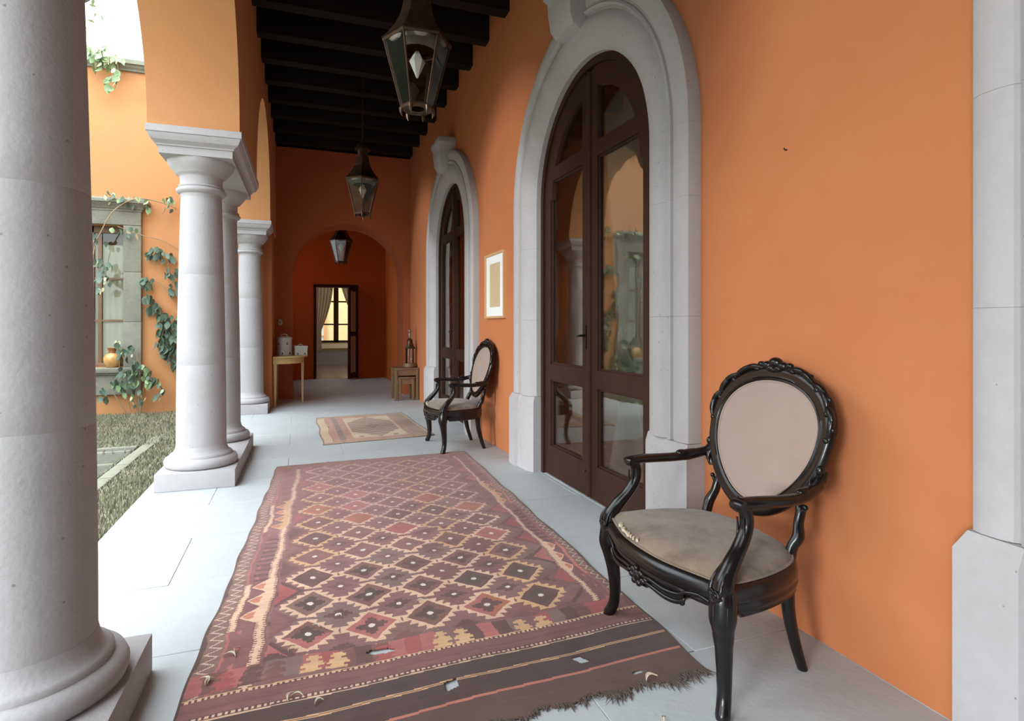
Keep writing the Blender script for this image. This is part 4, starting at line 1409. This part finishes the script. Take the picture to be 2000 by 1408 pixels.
        for e in (-.6, .6):
            pts = [(s * .325 + e * .026, -.240, .362), (s * .327 + e * .036, -.236, .384), (s * .325 + e * .034, -.222, .415), (s * .316 + e * .024, -.172, .462), (s * .309 + e * .022, -.130, .515), (s * .305 + e * .022, -.126, .575)]
            V.tube(pts, [.006, .007, .006, .0045, .004, .003], n=7, sub=5)
            # curl at the foot of the support
            c = Vector((s * .326 + e * .013, -.240, .371))
            V.tube([(c.x + e * .022 * math.cos(a) * (1 - a / 9), c.y - .002, c.z + .014 * math.sin(a) * (1 - a / 9)) for a in [k * .7 for k in range(9)]], [.004] * 9, n=6, sub=3)
            V.ball((c.x, c.y - .001, c.z), (.006, .005, .006), 10, 6)
        V.tube([(s * .326 - .026, -.236, .366), (s * .326, -.243, .350), (s * .326 + .026, -.236, .366)], .005, n=7, sub=6)
        V.build('support_moulding', M['ebony'], sup, angle=70)
        B = MB()
        B.tube([(s * .304, -.124, .618), (s * .312, -.06, .617), (s * .317, .02, .613), (s * .314, .09, .612), (s * .303, .145, .620), (s * .290, .195, .628), (s * .276, .226, .640), (s * .268, .250, .668)],
               [(.017, .023), (.018, .024), (.018, .022), (.018, .021), (.023, .023), (.019, .019), (.018, .018), (.016, .016)], n=14, ref=(0, 0, 1), sub=6)
        B.tube([(s * .272, .224, .632), (s * .262, .224, .612), (s * .246, .222, .585)], [(.016, .016), (.017, .017), (.012, .012)], n=12, ref=(0, 1, 0), sub=5)
        B.ball((s * .308, .118, .628), (.019, .026, .014))
        B.build('armrest', M['ebony'], r, angle=70)

    # back: leaning balloon frame
    z0, y0, tilt = .468, .180, math.atan(.150 / .545)
    def bk(x, h, d=0.0):
        """x across, h up along the back from its lowest point, d towards the sitter"""
        return (x, y0 + h * math.sin(tilt) - d * math.cos(tilt), z0 + h * math.cos(tilt) + d * math.sin(tilt))
    HC, HA = .270, .252
    def egg(t, grow=0.0):
        sx, sz = math.cos(t), math.sin(t)
        w = .262 * (1 + .175 * sz - .06 * sz * sz)
        ex = 2 / 2.12
        x = math.copysign(abs(sx) ** ex, sx) * (w + grow)
        h = HC + math.copysign(abs(sz) ** ex, sz) * (HA + grow)
        return x, h
    NT = 96
    rings = []
    for i in range(NT):
        t = 2 * PI * i / NT
        up_ = max(0.0, math.sin(t))
        out = .024 + .012 * up_ ** .6 * (1 if up_ > .25 else up_ / .25)
        if up_ > .25:
            out += .004 * math.sin(t * 22) * (up_ - .25)
        sec = []
        for o, d in ((-.022, -.010), (-.022, .010), (-.016, .015), (-.008, .012), (0.004, .018), (out * .7, .014), (out, .002), (out, -.010), (out * .5, -.018), (-.012, -.018)):
            x, h = egg(t, o)
            sec.append(bk(x, h, d))
        rings.append(sec)
    bf = MB().loft(rings, closed=True).build('back_frame', M['ebony'], r, angle=60)
    # carved crest
    cr = MB()
    def lobe(t, g, rx, d=.016, rr_=.7):
        x, h = egg(t, g)
        cx, cy, cz = bk(x, h, d)
        cr.ball((cx, cy, cz), (rx, rx * .75, rx * rr_), 12, 8)
    for g, dt, rx in ((.040, 0, .030), (.030, .10, .024), (.030, -.10, .024), (.018, 0.05, .020), (.018, -.05, .020), (.036, .19, .017), (.036, -.19, .017), (.020, .26, .014), (.020, -.26, .014), (.012, 0.0, .016)):
        lobe(PI / 2 + dt, g, rx)
    cr.build('crest_carving', M['ebony'], r, angle=75)
    for s in (1, -1):
        cr = MB()
        # swept acanthus leaves along both shoulders
        for a0, a1, g0, g1 in ((.16, .52, .020, .034), (.30, .70, .034, .016), (.55, .92, .020, .036), (.72, 1.08, .034, .012), (.95, 1.30, .018, .030), (1.10, 1.42, .030, .010)):
            pts, rad = [], []
            for k in range(6):
                q = k / 5
                t = PI / 2 - s * (a0 + (a1 - a0) * q)
                x, h = egg(t, g0 + (g1 - g0) * q + .006 * math.sin(q * PI))
                pts.append(bk(x, h, .014 + .004 * math.sin(q * PI)))
                rad.append(.0035 + .0085 * math.sin(PI * min(1, .12 + q * .88)))
            cr.tube(pts, rad, n=8, sub=3, ref=(0, -1, 0))
            lobe(PI / 2 - s * a1, g1, .011, .014, 1.0)
        cr.build('shoulder_carving', M['ebony'], r, angle=75)
        cr = MB()
        # small roll where the arm meets the back
        t = -.18
        x, h = egg(t if s > 0 else PI - t, .022)
        c = bk(x, h, .004)
        cr.ball(c, (.014, .016, .018), 12, 8)
        cr.build('side_roll', M['ebony'], r, angle=75)
        cr = MB()
        t = -.42
        x, h = egg(t if s > 0 else PI - t, .026)
        cr.tube([bk(x, h + .03, .01), bk(x + s * .008, h + .005, .012), bk(x + s * .002, h - .018, .01)], [.006, .010, .005], n=8, sub=4)
        cr.build('side_scroll', M['ebony'], r, angle=75)
    bd = [bk(*egg(2 * PI * i / 48, -.022), .011) for i in range(48)]
    MB().tube(bd, .0045, n=7, closed=True, sub=2, ref=(0, -1, 0)).build('inner_bead', M['ebony'], bf)
    # upholstered panel
    rings = []
    for k, (g, d) in enumerate(((-.018, -.006), (-.026, .004), (-.032, .0075), (-.045, .0105), (-.075, .016), (-.12, .021), (-.17, .024), (-.215, .0255), (-.238, .026))):
        k_ = max(0.0, 1 + (g + .018) / .25)
        rings.append([bk(x * k_, HC + (h - HC) * k_, d) for x, h in (egg(2 * PI * i / 72, -.018) for i in range(72))])
    bp = MB().loft(rings, cap=False)
    bp.add(rings[-1] + [bk(0, HC, .0265)], [(i, (i + 1) % 72, 72) for i in range(72)])
    bk_pts = [bk(*egg(2 * PI * i / 72, -.018), -.012) for i in range(72)]
    bp.add(bk_pts, [tuple(range(72))])
    bpo = bp.build('back_pad', M['fabric_back'], r, angle=80)
    MB().tube([bk(*egg(2 * PI * i / 48, -.031), .0085) for i in range(48)], .0038, n=6, closed=True, sub=2, ref=(0, -1, 0)).build('piping', M['fabric_back'], bpo)

    # stays joining the back to the rear of the seat
    for s in (1, -1):
        S = MB()
        S.tube([(s * .214, .158, .372), (s * .214, .172, .415), (s * .221, .190, .450), (s * .208, .206, .490), (s * .205, .218, .530), (s * .190, .226, .556)], [(.017, .024), (.016, .021), (.019, .021), (.015, .019), (.016, .018), (.010, .013)], n=12, ref=(1, 0, 0), sub=6)
        S.tube([(s * .210, .212, .525), (s * .222, .213, .532), (s * .228, .213, .543)], [.009, .008, .006], n=8)
        S.ball((s * .230, .212, .546), .0095, 10, 8)
        S.build('back_stay', M['ebony'], r, angle=70)
    return r


ch1 = make_chair()
ch1.location = (1.375, 1.70, 0.0)
ch1.rotation_euler = (0, 0, -PI / 2)
tag(ch1, 'black carved armchair with taupe oval back in the right foreground', 'armchair', 'balloon back armchairs')
ch2 = dup(ch1, (1.435, 5.434, 0), -PI / 2, 'black carved armchair farther off by the wall under the framed print')

# ------------------------------------------------------------------ large kilim: every cell of the weave carries its colour
def srgb(c):
    c = np.asarray(c, float) / 255
    return np.where(c <= 0.04045, c / 12.92, ((c + 0.055) / 1.055) ** 2.4)
K = {k: srgb(v) for k, v in dict(mauve=(126, 90, 87), taupe=(124, 95, 84), dark=(88, 62, 57), brown=(112, 76, 66), cream=(222, 184, 154), sand=(212, 170, 124), pink=(170, 99, 93), red=(158, 80, 76),
                                 rust=(166, 98, 70), rose=(124, 84, 78), black=(60, 50, 48), ink=(70, 58, 52), white=(226, 214, 200), coral=(196, 122, 100), grey=(122, 98, 92), plum=(118, 79, 78)).items()}
RW = 1.65
def rug_left(y): return -0.366 + 0.058 * (y - 1.6)
def rug_right(y): return 1.285 + 0.0435 * (y - 1.56)
ds = 0.004
ND = int(RW / ds)
qs = [1.575]
while qs[-1] < 5.135:
    qs.append(qs[-1] + (0.004 if qs[-1] < 3.0 else 0.006 if qs[-1] < 4 else 0.008))
qs = np.array(qs)
NQ = len(qs) - 1
D, Q = np.meshgrid((np.arange(ND) + .5) * ds, (qs[:-1] + qs[1:]) / 2)
D_true, Q_true = D, Q
D = D + .006 * np.sin(Q * 13 + D * 4) + .0025 * np.sin(Q * 47 + D * 13 + 2) + .0012 * np.sin(Q * 103 + D * 41)
Q = Q + .006 * np.sin(D * 11 + Q * 3 + 1) + .002 * np.sin(D * 43 + Q * 9) + .001 * np.sin(D * 97 + Q * 29)
def hsh(a, b, s=0.0):
    v = np.sin(a * 127.1 + b * 311.7 + s * 74.7) * 43758.5453
    return v - np.floor(v)
CLR = np.empty(D.shape + (3,))
CLR[:] = K['mauve']
def put(mask, c): CLR[mask] = K[c] if isinstance(c, str) else c
def pick(mask, rnd, names):
    idx = (rnd * len(names)).astype(int).clip(0, len(names) - 1)
    for i, n in enumerate(names):
        put(mask & (idx == i), n)
# field of serrated lozenges
PX, PY, Y0, X0 = 0.235, 0.257, 2.275, 0.362
field = (D > 0.215) & (D < 1.50) & (Q > 2.135) & (Q < 4.97)
u = (D - X0) / PX
w = (Q - Y0) / PY
ia, ja = np.round(u), np.round(w)
du, dw = np.abs(u - ia), np.abs(w - ja)
ib, jb = np.floor(u), np.floor(w)
bu, bw = np.abs(u - ib - .5), np.abs(w - jb - .5)
# base colour: lozenges B in the gaps
pick(field, hsh(ib, jb, 1), ['mauve', 'taupe', 'plum', 'mauve', 'grey', 'rose', 'mauve'])
inB = field & (bu + bw < .5)
pick(inB, hsh(ib, jb, 2), ['mauve', 'plum', 'taupe', 'rose', 'mauve', 'grey'])
# stepped star in each B
stp = np.maximum(np.floor(bu / .045) * .045 * 1.0, 0)
starB = inB & (((bu < .16) & (bw < .075)) | ((bu < .075) & (bw < .15)) | ((bu < .235) & (bw < .032)))
pick(starB, hsh(ib, jb, 3), ['dark', 'brown', 'plum', 'dark', 'rose'])
put(inB & (bu ** 2 * 1.0 + (bw * 1.1) ** 2 < .0022), 'white')
# A lozenges
validA = (ia >= 0) & (ia <= 4)
sum_ = du + dw
teeth = ((dw * 8.5 + .15) % 1.0)           # saw along the edge
outer = .462 + .150 * teeth * (dw < .46)
inA = field & validA & (du * 1.02 + dw * .98 < outer) & (du < .66)
endA = (Q - Y0) / PY
rA = hsh(ia, ja, 4)
warm = hsh(ia, np.floor(ja / 3), 5)
pick(inA, np.where(warm < .55, .2, .8), ['cream', 'sand'])
far_soft = Q > 3.55
put(inA & far_soft & (warm < .5), srgb((205, 164, 146)))
inn = field & validA & (sum_ < .41)
near_pink = hsh(ia, ja, 6)
pick(inn, near_pink, ['brown', 'taupe', 'brown', 'rose', 'pink', 'rose', 'dark', 'rust', 'rose', 'brown'])
put(inn & (ja == 0) & (dw * np.sign(w - ja) < 5) & (ia % 2 == 1), 'pink')
put(inn & (ja == 0) & (ia == 3) & (u > ia), 'rust')
put(inn & (ja == 0) & (ia == 0) & (w < ja), 'pink')
starA = inn & (((du < .20) & (dw < .085)) | ((du < .095) & (dw < .19)) | ((du < .05) & (dw < .24)) | ((du < .26) & (dw < .04)))
pick(starA & (ja <= 2), hsh(ia, ja, 7), ['ink', 'dark', 'ink'])
put(field & validA & (du ** 2 + (dw * 1.05) ** 2 < .0030), 'white')
# small mends and specials
put(inn & (ia == 2) & (ja == 4), 'red'); put(inn & (ia == 1) & (ja == 5), 'rust'); put(inn & (ia == 3) & (ja == 6), 'red'); put(inn & (ia == 4) & (ja == 5), 'rust')
# half lozenges at the side of the field: stepped dark and pink triangles
for side, base in (('L', 0.222), ('R', 1.495)):
    e = (D - base) if side == 'L' else (base - D)
    ks = np.round((Q - Y0 - .5 * PY * 0) / PY - .5)
    kk = np.abs((Q - Y0) / PY - ks - .5)
    m = field & (e > 0) & (e < .075 * (1 - kk / .38)) & (kk < .38)
    pick(m, hsh(ks, ks * 0 + (1 if side == 'L' else 2), 8), ['pink', 'plum', 'dark', 'red', 'rose'])
    m2 = field & (e > 0) & (e < .105 * (1 - kk / .48)) & ~m & (kk < .48)
    pick(m2, hsh(ks, ks, 9), ['dark', 'brown', 'plum'])
# far and near edges of the field
# borders
dL, dR = D, RW - D
for d, tagv in ((dL, 0), (dR, 1)):
    b = (d < 0.215) & (Q > 2.0) & (Q < 4.97) if tagv == 0 else (d < 0.150) & (Q > 2.0) & (Q < 4.97)
    sc = 1.0 if tagv == 0 else 0.72
    dd = d / sc
    seg = np.floor((Q - 2.1) / .47)
    pick(b, hsh(seg, seg * 0 + tagv, 11), ['plum', 'mauve', 'rose', 'taupe', 'plum'])
    put(b & (dd < .085), 'taupe'); put(b & (dd < .012), 'ink')
    # zigzag on the selvedge
    zz = np.abs(((Q / .052) % 1) - .5) * 2
    put(b & (np.abs(dd - (.022 + .042 * zz)) < .0055), srgb((202, 178, 158)))
    # outer comb stripe in broken lengths, inner comb stripe full length
    comb = (np.floor(Q_true / .0075) % 2) == 0
    so = (Q > 2.40) & (Q < 2.80) | (Q > 3.50) & (Q < 4.02)
    put(b & so & (np.abs(dd - .088) < np.where(comb, .014, .008)), 'coral' if tagv else 'cream')
    put(b & ~so & (dd > .075) & (dd < .125), 'pink'); 
    tri = np.abs(((Q - 2.15) / .118 % 1) - .5) * 2
    put(b & ~so & (dd > .085) & (dd < .165 - .060 * tri), 'rose')
    put(b & ~so & (dd > .105) & (dd < .170) & (np.abs(tri - .5) < .22) & ((Q > 2.82) & (Q < 3.40)), 'dark')
    put(b & (dd > .11) & (dd < .17) & (Q > 4.1) & (Q < 4.75) & (tri > .55), 'brown')
    put(b & (np.abs(dd - .188) < np.where(comb, .0185, .0085)), 'cream')
        # cream hooks (running dog) along the inner stripe
    for a0, a1, c in ((2.44, 2.83, 'cream'), (3.52, 4.08, 'sand')):
        ph = ((Q - a0) / (.13)) % 1
        hk = b & (Q > a0) & (Q < a1)
        edge = .165 - .060 * (1 - np.abs(ph - .5) * 2)
        put(hk & (dd > edge) & (dd < .19), c)
        put(hk & (dd > edge + .010) & (dd < .158) & (np.abs(ph - .5) < .20), 'coral')
# end border of stepped blocks
eb = (Q > 2.022) & (Q <= 2.135)
put(eb, 'rose')
blk = np.floor(D / .058)
hb = hsh(blk, blk * 0, 13)
pick(eb, hb, ['pink', 'grey', 'dark', 'pink', 'mauve', 'red', 'brown', 'pink'])
for c0, cn in ((.385, 'sand'), (.465, 'sand'), (.83, 'sand'), (.91, 'sand'), (1.15, 'sand'), (1.235, 'sand'), (.12, 'red'), (.20, 'dark'), (.62, 'red'), (.27, 'brown')):
    ww = np.take(np.array([.034, .020, .036, .030, .012, .026, .016, .008]), ((Q - 2.022) / .0145).astype(int).clip(0, 7))
    put(eb & (np.abs(D - c0) < ww) & (Q < 2.12), cn)
eb2 = (Q > 2.125) & (Q < 2.175) & field
st = np.floor((Q - 2.125) / .013) * .012
for c0, cn in ((.48, 'dark'), (.70, 'brown'), (.95, 'dark'), (1.19, 'brown'), (1.38, 'plum'), (.25, 'dark')):
    put(eb2 & (np.abs(D - c0) < .055 - st) & ~inA, cn)
D, Q = D_true, Q_true
# cross bands at the near end; they sag slightly
QQ = Q + 0.010 * np.sin(D * 3.1 + .6) - 0.030 * (D / RW) + 0.012
dots = (np.floor(D / .009) % 2) == 0
put(QQ <= 2.020, 'rose')
put((QQ > 2.004) & (QQ <= 2.020), 'dark'); put((QQ > 2.006) & (QQ <= 2.016) & dots, 'cream'); put((QQ > 2.017) & (QQ <= 2.022), 'sand')
put((QQ > 1.955) & (QQ < 1.962), 'brown')
put(QQ <= 1.925, 'black')
put((QQ > 1.907) & (QQ <= 1.925), 'dark'); put((QQ > 1.910) & (QQ <= 1.920) & dots, 'cream'); put((QQ > 1.898) & (QQ <= 1.904), 'cream')
put((QQ > 1.806) & (QQ < 1.811), 'sand'); put((QQ > 1.815) & (QQ < 1.820), 'sand'); put((QQ >= 1.811) & (QQ <= 1.815), 'brown')
put((QQ > 1.700) & (QQ < 1.712), 'coral'); put(QQ <= 1.700, srgb((86, 66, 58)))
# far end band
fe = Q > 4.965
put(fe, 'rose'); put((Q > 5.055), srgb((112, 80, 72))); put((Q > 5.04) & (Q < 5.055), srgb((138, 104, 88))); put(Q > 5.11, srgb((118, 92, 78)))
bl5 = np.abs(((D - .04) / .118 % 1) - .5)
put(fe & (Q < 4.995) & (bl5 < .22), 'dark'); put(fe & (Q < 4.99) & (bl5 > .40) & (D > .2) & (D < 1.5), srgb((196, 150, 132)))
put((D < .008) | (D > RW - .008), 'ink')
# horizontal streaks of uneven dye, and colours blended towards dull pink, more in the far half
streak = 1 + .10 * (hsh(np.floor(Q / .012), np.floor(D / .23), 21) - .5) + .05 * (hsh(np.floor(Q / .004), np.floor(D / .02), 22) - .5)
fade = np.clip(.20 + .42 * (Q - 2.5) / 2.2, .20, .62)[..., None]
CLR = CLR * (1 - fade) + srgb((140, 99, 93)) * fade
CLR = np.where((Q < 2.03)[..., None], CLR * .92, CLR)
CLR *= streak[..., None]
CLR = np.clip(CLR, 0, 1)
# worn holes
holes = ((D - .615) / .050) ** 2 + ((Q - 2.075 + .10 * (D - .615)) / .018) ** 2 + .5 * (hsh(np.floor(D / .012), np.floor(Q / .008), 31) - .5) < 1
holes |= (np.abs((D - .812)) < .022) & (np.abs(Q - 1.795 - .3 * (D - .812)) < .024 - .1 * np.abs(D - .812))
holes |= (np.abs((D - 1.268) + .6 * (Q - 1.79)) < .018) & (np.abs(Q - 1.790) < .020)
holes |= ((D - 1.42) / .02) ** 2 + ((Q - 1.655) / .010) ** 2 < 1
edge_noise = .010 * np.sin(D * 37) + .012 * hsh(np.floor(D / .02), D * 0, 41) + .008 * np.sin(D * 11 + 1)
holes |= (Q < 1.580 + edge_noise)
holes |= (Q > 5.132 - .006 * hsh(np.floor(D / .05), D * 0, 42) - .004 * np.sin(D * 9))
keep = ~holes
GX, GQ = np.meshgrid(np.arange(ND + 1) * ds, qs)
LX, RX = rug_left(GQ), rug_right(GQ)
wob = .004 * np.sin(GQ * 7.3) + .003 * np.sin(GQ * 17 + 1)
X = LX + (RX - LX) * GX / RW + wob * np.exp(-np.minimum(GX, RW - GX) / .12)
Yw = GQ + .042 * (GX / RW - .5) * np.clip((GQ - 3) / 2, 0, 1) + .004 * np.sin(GX * 9)
Z = .0065 + .0028 * np.sin(X * 5 + GQ * 3.7) * np.sin(GQ * 4.1) + .0012 * np.sin(X * 23) * np.sin(GQ * 19 + 2)
Z = np.maximum(Z, .0035)
# two creases near the middle
for cx, cy, ca, ln in ((.70, 3.22, .22, .16), (.62, 2.98, .20, .12)):
    al = (X - cx) * math.cos(ca) + (Yw - cy) * math.sin(ca)
    ac = -(X - cx) * math.sin(ca) + (Yw - cy) * math.cos(ca)
    Z += .010 * np.exp(-(al / ln) ** 2 - (ac / .022) ** 2)


def woven(name, X, Y, Z, keep, colr, material, loc):
    nr, nc = X.shape
    co = np.stack([X - loc[0], Y - loc[1], Z - loc[2]], -1).reshape(-1, 3)
    idx = np.arange(nr * nc).reshape(nr, nc)
    quads = np.stack([idx[:-1, :-1], idx[:-1, 1:], idx[1:, 1:], idx[1:, :-1]], -1)[keep]
    cols = colr[keep]
    used, inv = np.unique(quads, return_inverse=True)
    quads = inv.reshape(-1, 4)
    co = co[used]
    n = len(quads)
    me = bpy.data.meshes.new(name)
    me.vertices.add(len(co)); me.vertices.foreach_set('co', co.ravel())
    me.loops.add(n * 4); me.loops.foreach_set('vertex_index', quads.ravel().astype(np.int32))
    me.polygons.add(n); me.polygons.foreach_set('loop_start', (np.arange(n) * 4).astype(np.int32))
    try:
        me.polygons.foreach_set('loop_total', np.full(n, 4, np.int32))
    except Exception:
        pass
    me.update(calc_edges=True)
    at = me.attributes.new('weave', 'FLOAT_COLOR', 'FACE')
    at.data.foreach_set('color', np.concatenate([cols, np.ones((n, 1))], 1).ravel().astype(np.float32))
    me.polygons.foreach_set('use_smooth', np.ones(n, bool))
    me.materials.append(material)
    o = bpy.data.objects.new(name, me)
    COL.objects.link(o)
    o.location = loc
    return o


def thick_under(name, X, Y, par, m, loc, z1=.0025):
    """the rug's underside and edge as a thin slab"""
    a = list(zip(X[0, ::8], Y[0, ::8])) + list(zip(X[::8, -1], Y[::8, -1])) + list(zip(X[-1, ::-8], Y[-1, ::-8])) + list(zip(X[::-8, 0], Y[::-8, 0]))
    return a


rug = woven('kilim_rug', X, Yw, Z, keep, CLR, M['rug'], (0.5, 3.35, 0))
so = rug.modifiers.new('pile', 'SOLIDIFY'); so.thickness = .0032; so.offset = -1
tag(rug, 'large worn red and brown kilim rug with serrated diamonds on the pale floor', 'rug')
fg = MB()
for k in range(520):
    d = random.uniform(.0, RW)
    q = 1.590 + .010 * math.sin(d * 37) + .006 * math.sin(d * 11 + 1)
    x = rug_left(q) + (rug_right(q) - rug_left(q)) * d / RW
    l = random.uniform(.012, .045) * (1.5 if 1.2 < d < 1.62 else 1.0) * (0.6 + .5 * math.sin(d * 9) ** 2)
    a = random.gauss(0.15 * math.sin(d * 14), .38)
    w_ = random.uniform(.0015, .004)
    p0 = Vector((x, q + .006, .006)); p1 = Vector((x + math.sin(a) * l * .6, q - math.cos(a) * l * .6, .007)); p2 = Vector((x + math.sin(a * 1.5) * l, q - math.cos(a * 1.5) * l, .002))
    fg.loft([[p0 + Vector((-w_, 0, 0)), p0 + Vector((w_, 0, 0)), p0 + Vector((0, 0, .002))], [p1 + Vector((-w_ * .7, 0, 0)), p1 + Vector((w_ * .7, 0, 0)), p1 + Vector((0, 0, .0016))], [p2 + Vector((-.0005, 0, 0)), p2 + Vector((.0005, 0, 0)), p2 + Vector((0, 0, .0005))]])
fg.xf(lambda p: (p[0] - 0.5, p[1] - 3.35, p[2]))
f = fg.build('fringe', M['fringe'], rug, smooth=False)
f['kind'] = 'stuff'

# ------------------------------------------------------------------ small rug farther along
nx, ny = 150, 220
SX, SY = np.meshgrid(np.linspace(0, 1, nx + 1), np.linspace(0, 1, ny + 1))
c00, c10, c01, c11 = (.225, 5.89), (1.355, 6.02), (.205, 7.66), (1.30, 7.78)
Xs = (c00[0] * (1 - SX) + c10[0] * SX) * (1 - SY) + (c01[0] * (1 - SX) + c11[0] * SX) * SY + .008 * np.sin(SY * 14) * (SX < .1)
Ys = (c00[1] * (1 - SX) + c10[1] * SX) * (1 - SY) + (c01[1] * (1 - SX) + c11[1] * SX) * SY
A, B = np.meshgrid((np.arange(nx) + .5) / nx, (np.arange(ny) + .5) / ny)
S = {k: srgb(v) for k, v in dict(tan=(166, 136, 112), cream=(206, 180, 146), rose=(172, 124, 104), dark=(112, 92, 88), olive=(136, 112, 86), red=(150, 92, 76), blue=(104, 94, 96), pale=(192, 160, 138), deep=(120, 82, 74)).items()}
C2 = np.empty(A.shape + (3,)); C2[:] = S['tan']
def p2(m, c): C2[m] = S[c]
E_ = np.minimum(A, 1 - A); F_ = np.minimum(B, 1 - B)
p2(E_ < .09, 'cream'); p2((E_ > .09) & (E_ < .16), 'rose'); p2((E_ >= .16) & (E_ < .215), 'blue'); p2((E_ >= .215) & (E_ < .265), 'rose')
p2((A > .84) & (E_ > .03), 'olive'); p2((A > .80) & (A < .84), 'rose')
p2(F_ < .05, 'tan'); p2((F_ >= .05) & (F_ < .085) & (E_ > .09), 'rose'); p2((F_ < .02), 'olive')
spots = (np.abs(((B * 14) % 1) - .5) < .2) & (np.abs(E_ - .187) < .014)
p2(spots, 'deep')
inner = (A > .26) & (A < .80) & (F_ > .085)
p2(inner, 'cream'); 
ca_, cb_ = (A - .53) / .27, (B - .5) / .415
p2(inner & ((np.abs(ca_) > .93) | (np.abs(cb_) > .93)), 'rose')
med = (np.abs(ca_) < .84) & (np.abs(ca_) * .52 + np.abs(cb_) * .86 < .80)
p2(med, 'olive')
wv = (B * 15 + .22 * np.abs(((A * 15) % 1) - .5) * 2) % 1
p2(med & (wv < .26), 'dark'); p2(med & (wv > .60) & (wv < .80), 'pale')
p2(med & (np.abs(ca_) + np.abs(cb_) < .26), 'deep')
p2(inner & ~med & (((A - .36) / .028) ** 2 + ((B - .15) / .020) ** 2 < 1), 'dark'); p2(inner & ~med & (((A - .68) / .028) ** 2 + ((B - .15) / .020) ** 2 < 1), 'dark')
p2((A < .012) | (A > .988), 'dark')
C2 = C2 * .62 + srgb((160, 132, 114)) * .38
C2 *= (1 + .10 * (hsh(np.floor(B * 160), np.floor(A * 9), 51) - .5))[..., None]
Zs = .006 + .002 * np.sin(Xs * 9 + Ys * 3) * np.sin(Ys * 7) + .008 * np.exp(-((SX - 1) ** 2 + SY ** 2) / .004)
sr = woven('small_rug', Xs, Ys, Zs, np.ones(A.shape, bool), C2, M['rug_small'], (.77, 6.83, 0))
so = sr.modifiers.new('pile', 'SOLIDIFY'); so.thickness = .004; so.offset = -1
tag(sr, 'small faded beige rug with a wavy lined hexagon lying beyond the kilim', 'rug')

# ------------------------------------------------------------------ dry leaf litter on the kilim and floor
def curl(name, loc, a, L, w, label, bend=1.0):
    mb = MB()
    n = 9
    rings = []
    for i in range(n):
        t = i / (n - 1)
        ww = w * max(.12, math.sin(PI * (.08 + .86 * t)))
        x = L * (t - .5)
        y = bend * L * .30 * (1 - (2 * t - 1) ** 2)
        z = .0015 + .006 * math.sin(PI * t)
        rings.append([(x, y - ww, z + .0025), (x, y, z), (x, y + ww, z + .0035), (x, y + ww * .9, z + .0045), (x, y, z + .0014), (x, y - ww * .9, z + .0035)])
    o = mb.loft(rings).build(name, M['litter'], None, loc, (0, 0, a))
    return tag(o, label, 'leaf', 'dry leaf litter')
Z0 = .0085
for (x, y), a, L, w, lab_ in (((-.224, 2.214), -.5, .050, .004, 'pale curved dry leaf near the left edge of the kilim beside the zigzag border'),
                             ((-.200, 2.245), 1.2, .034, .0025, 'thin straw stalk touching the pale curved leaf near the left edge of the kilim'),
                             ((-.285, 2.085), -1.0, .050, .005, 'crumpled pale leaf at the left near corner of the kilim, the largest bit of litter'),
                             ((-.265, 2.078), .9, .040, .004, 'second crumpled leaf crossing the largest bit of litter at the left near corner'),
                             ((-.018, 1.905), 1.1, .044, .004, 'pale leaf lying across the cream line above the dark band'),
                             ((-.004, 1.90), -.2, .040, .002, 'short straw bit next to the leaf on the cream line above the dark band'),
                             ((.060, 2.315), -.3, .036, .002, 'curved pale straw inside the nearest left diamond of the kilim'),
                             ((-.020, 2.190), 1.0, .040, .002, 'thin pale straw near the lower left diamond row of the kilim'),
                             ((.475, 2.375), .2, .045, .003, 'small pale twist of leaf on the torn spot in the middle of the kilim'),
                             ((.150, 2.365), -1.0, .030, .0018, 'tiny straw bit between the two nearest left diamonds of the kilim'),
                             ((.160, 1.672), .4, .040, .002, 'yellow straw bit lying across the orange line at the near end'),
                             ((1.075, 1.600), .2, .050, .007, 'pale tuft of leaf on the orange line near the kilim right corner'),
                             ((.060, 1.85), .5, .030, .004, 'small grey leaf on the black band at the near end of the kilim')):
    curl('dry_leaf', (x, y, Z0), a, L, w, lab_)
curl('dry_leaf', (1.005, 1.425, .0015), .9, .030, .004, 'single dry leaf on the pale floor beside the near leg of the armchair')
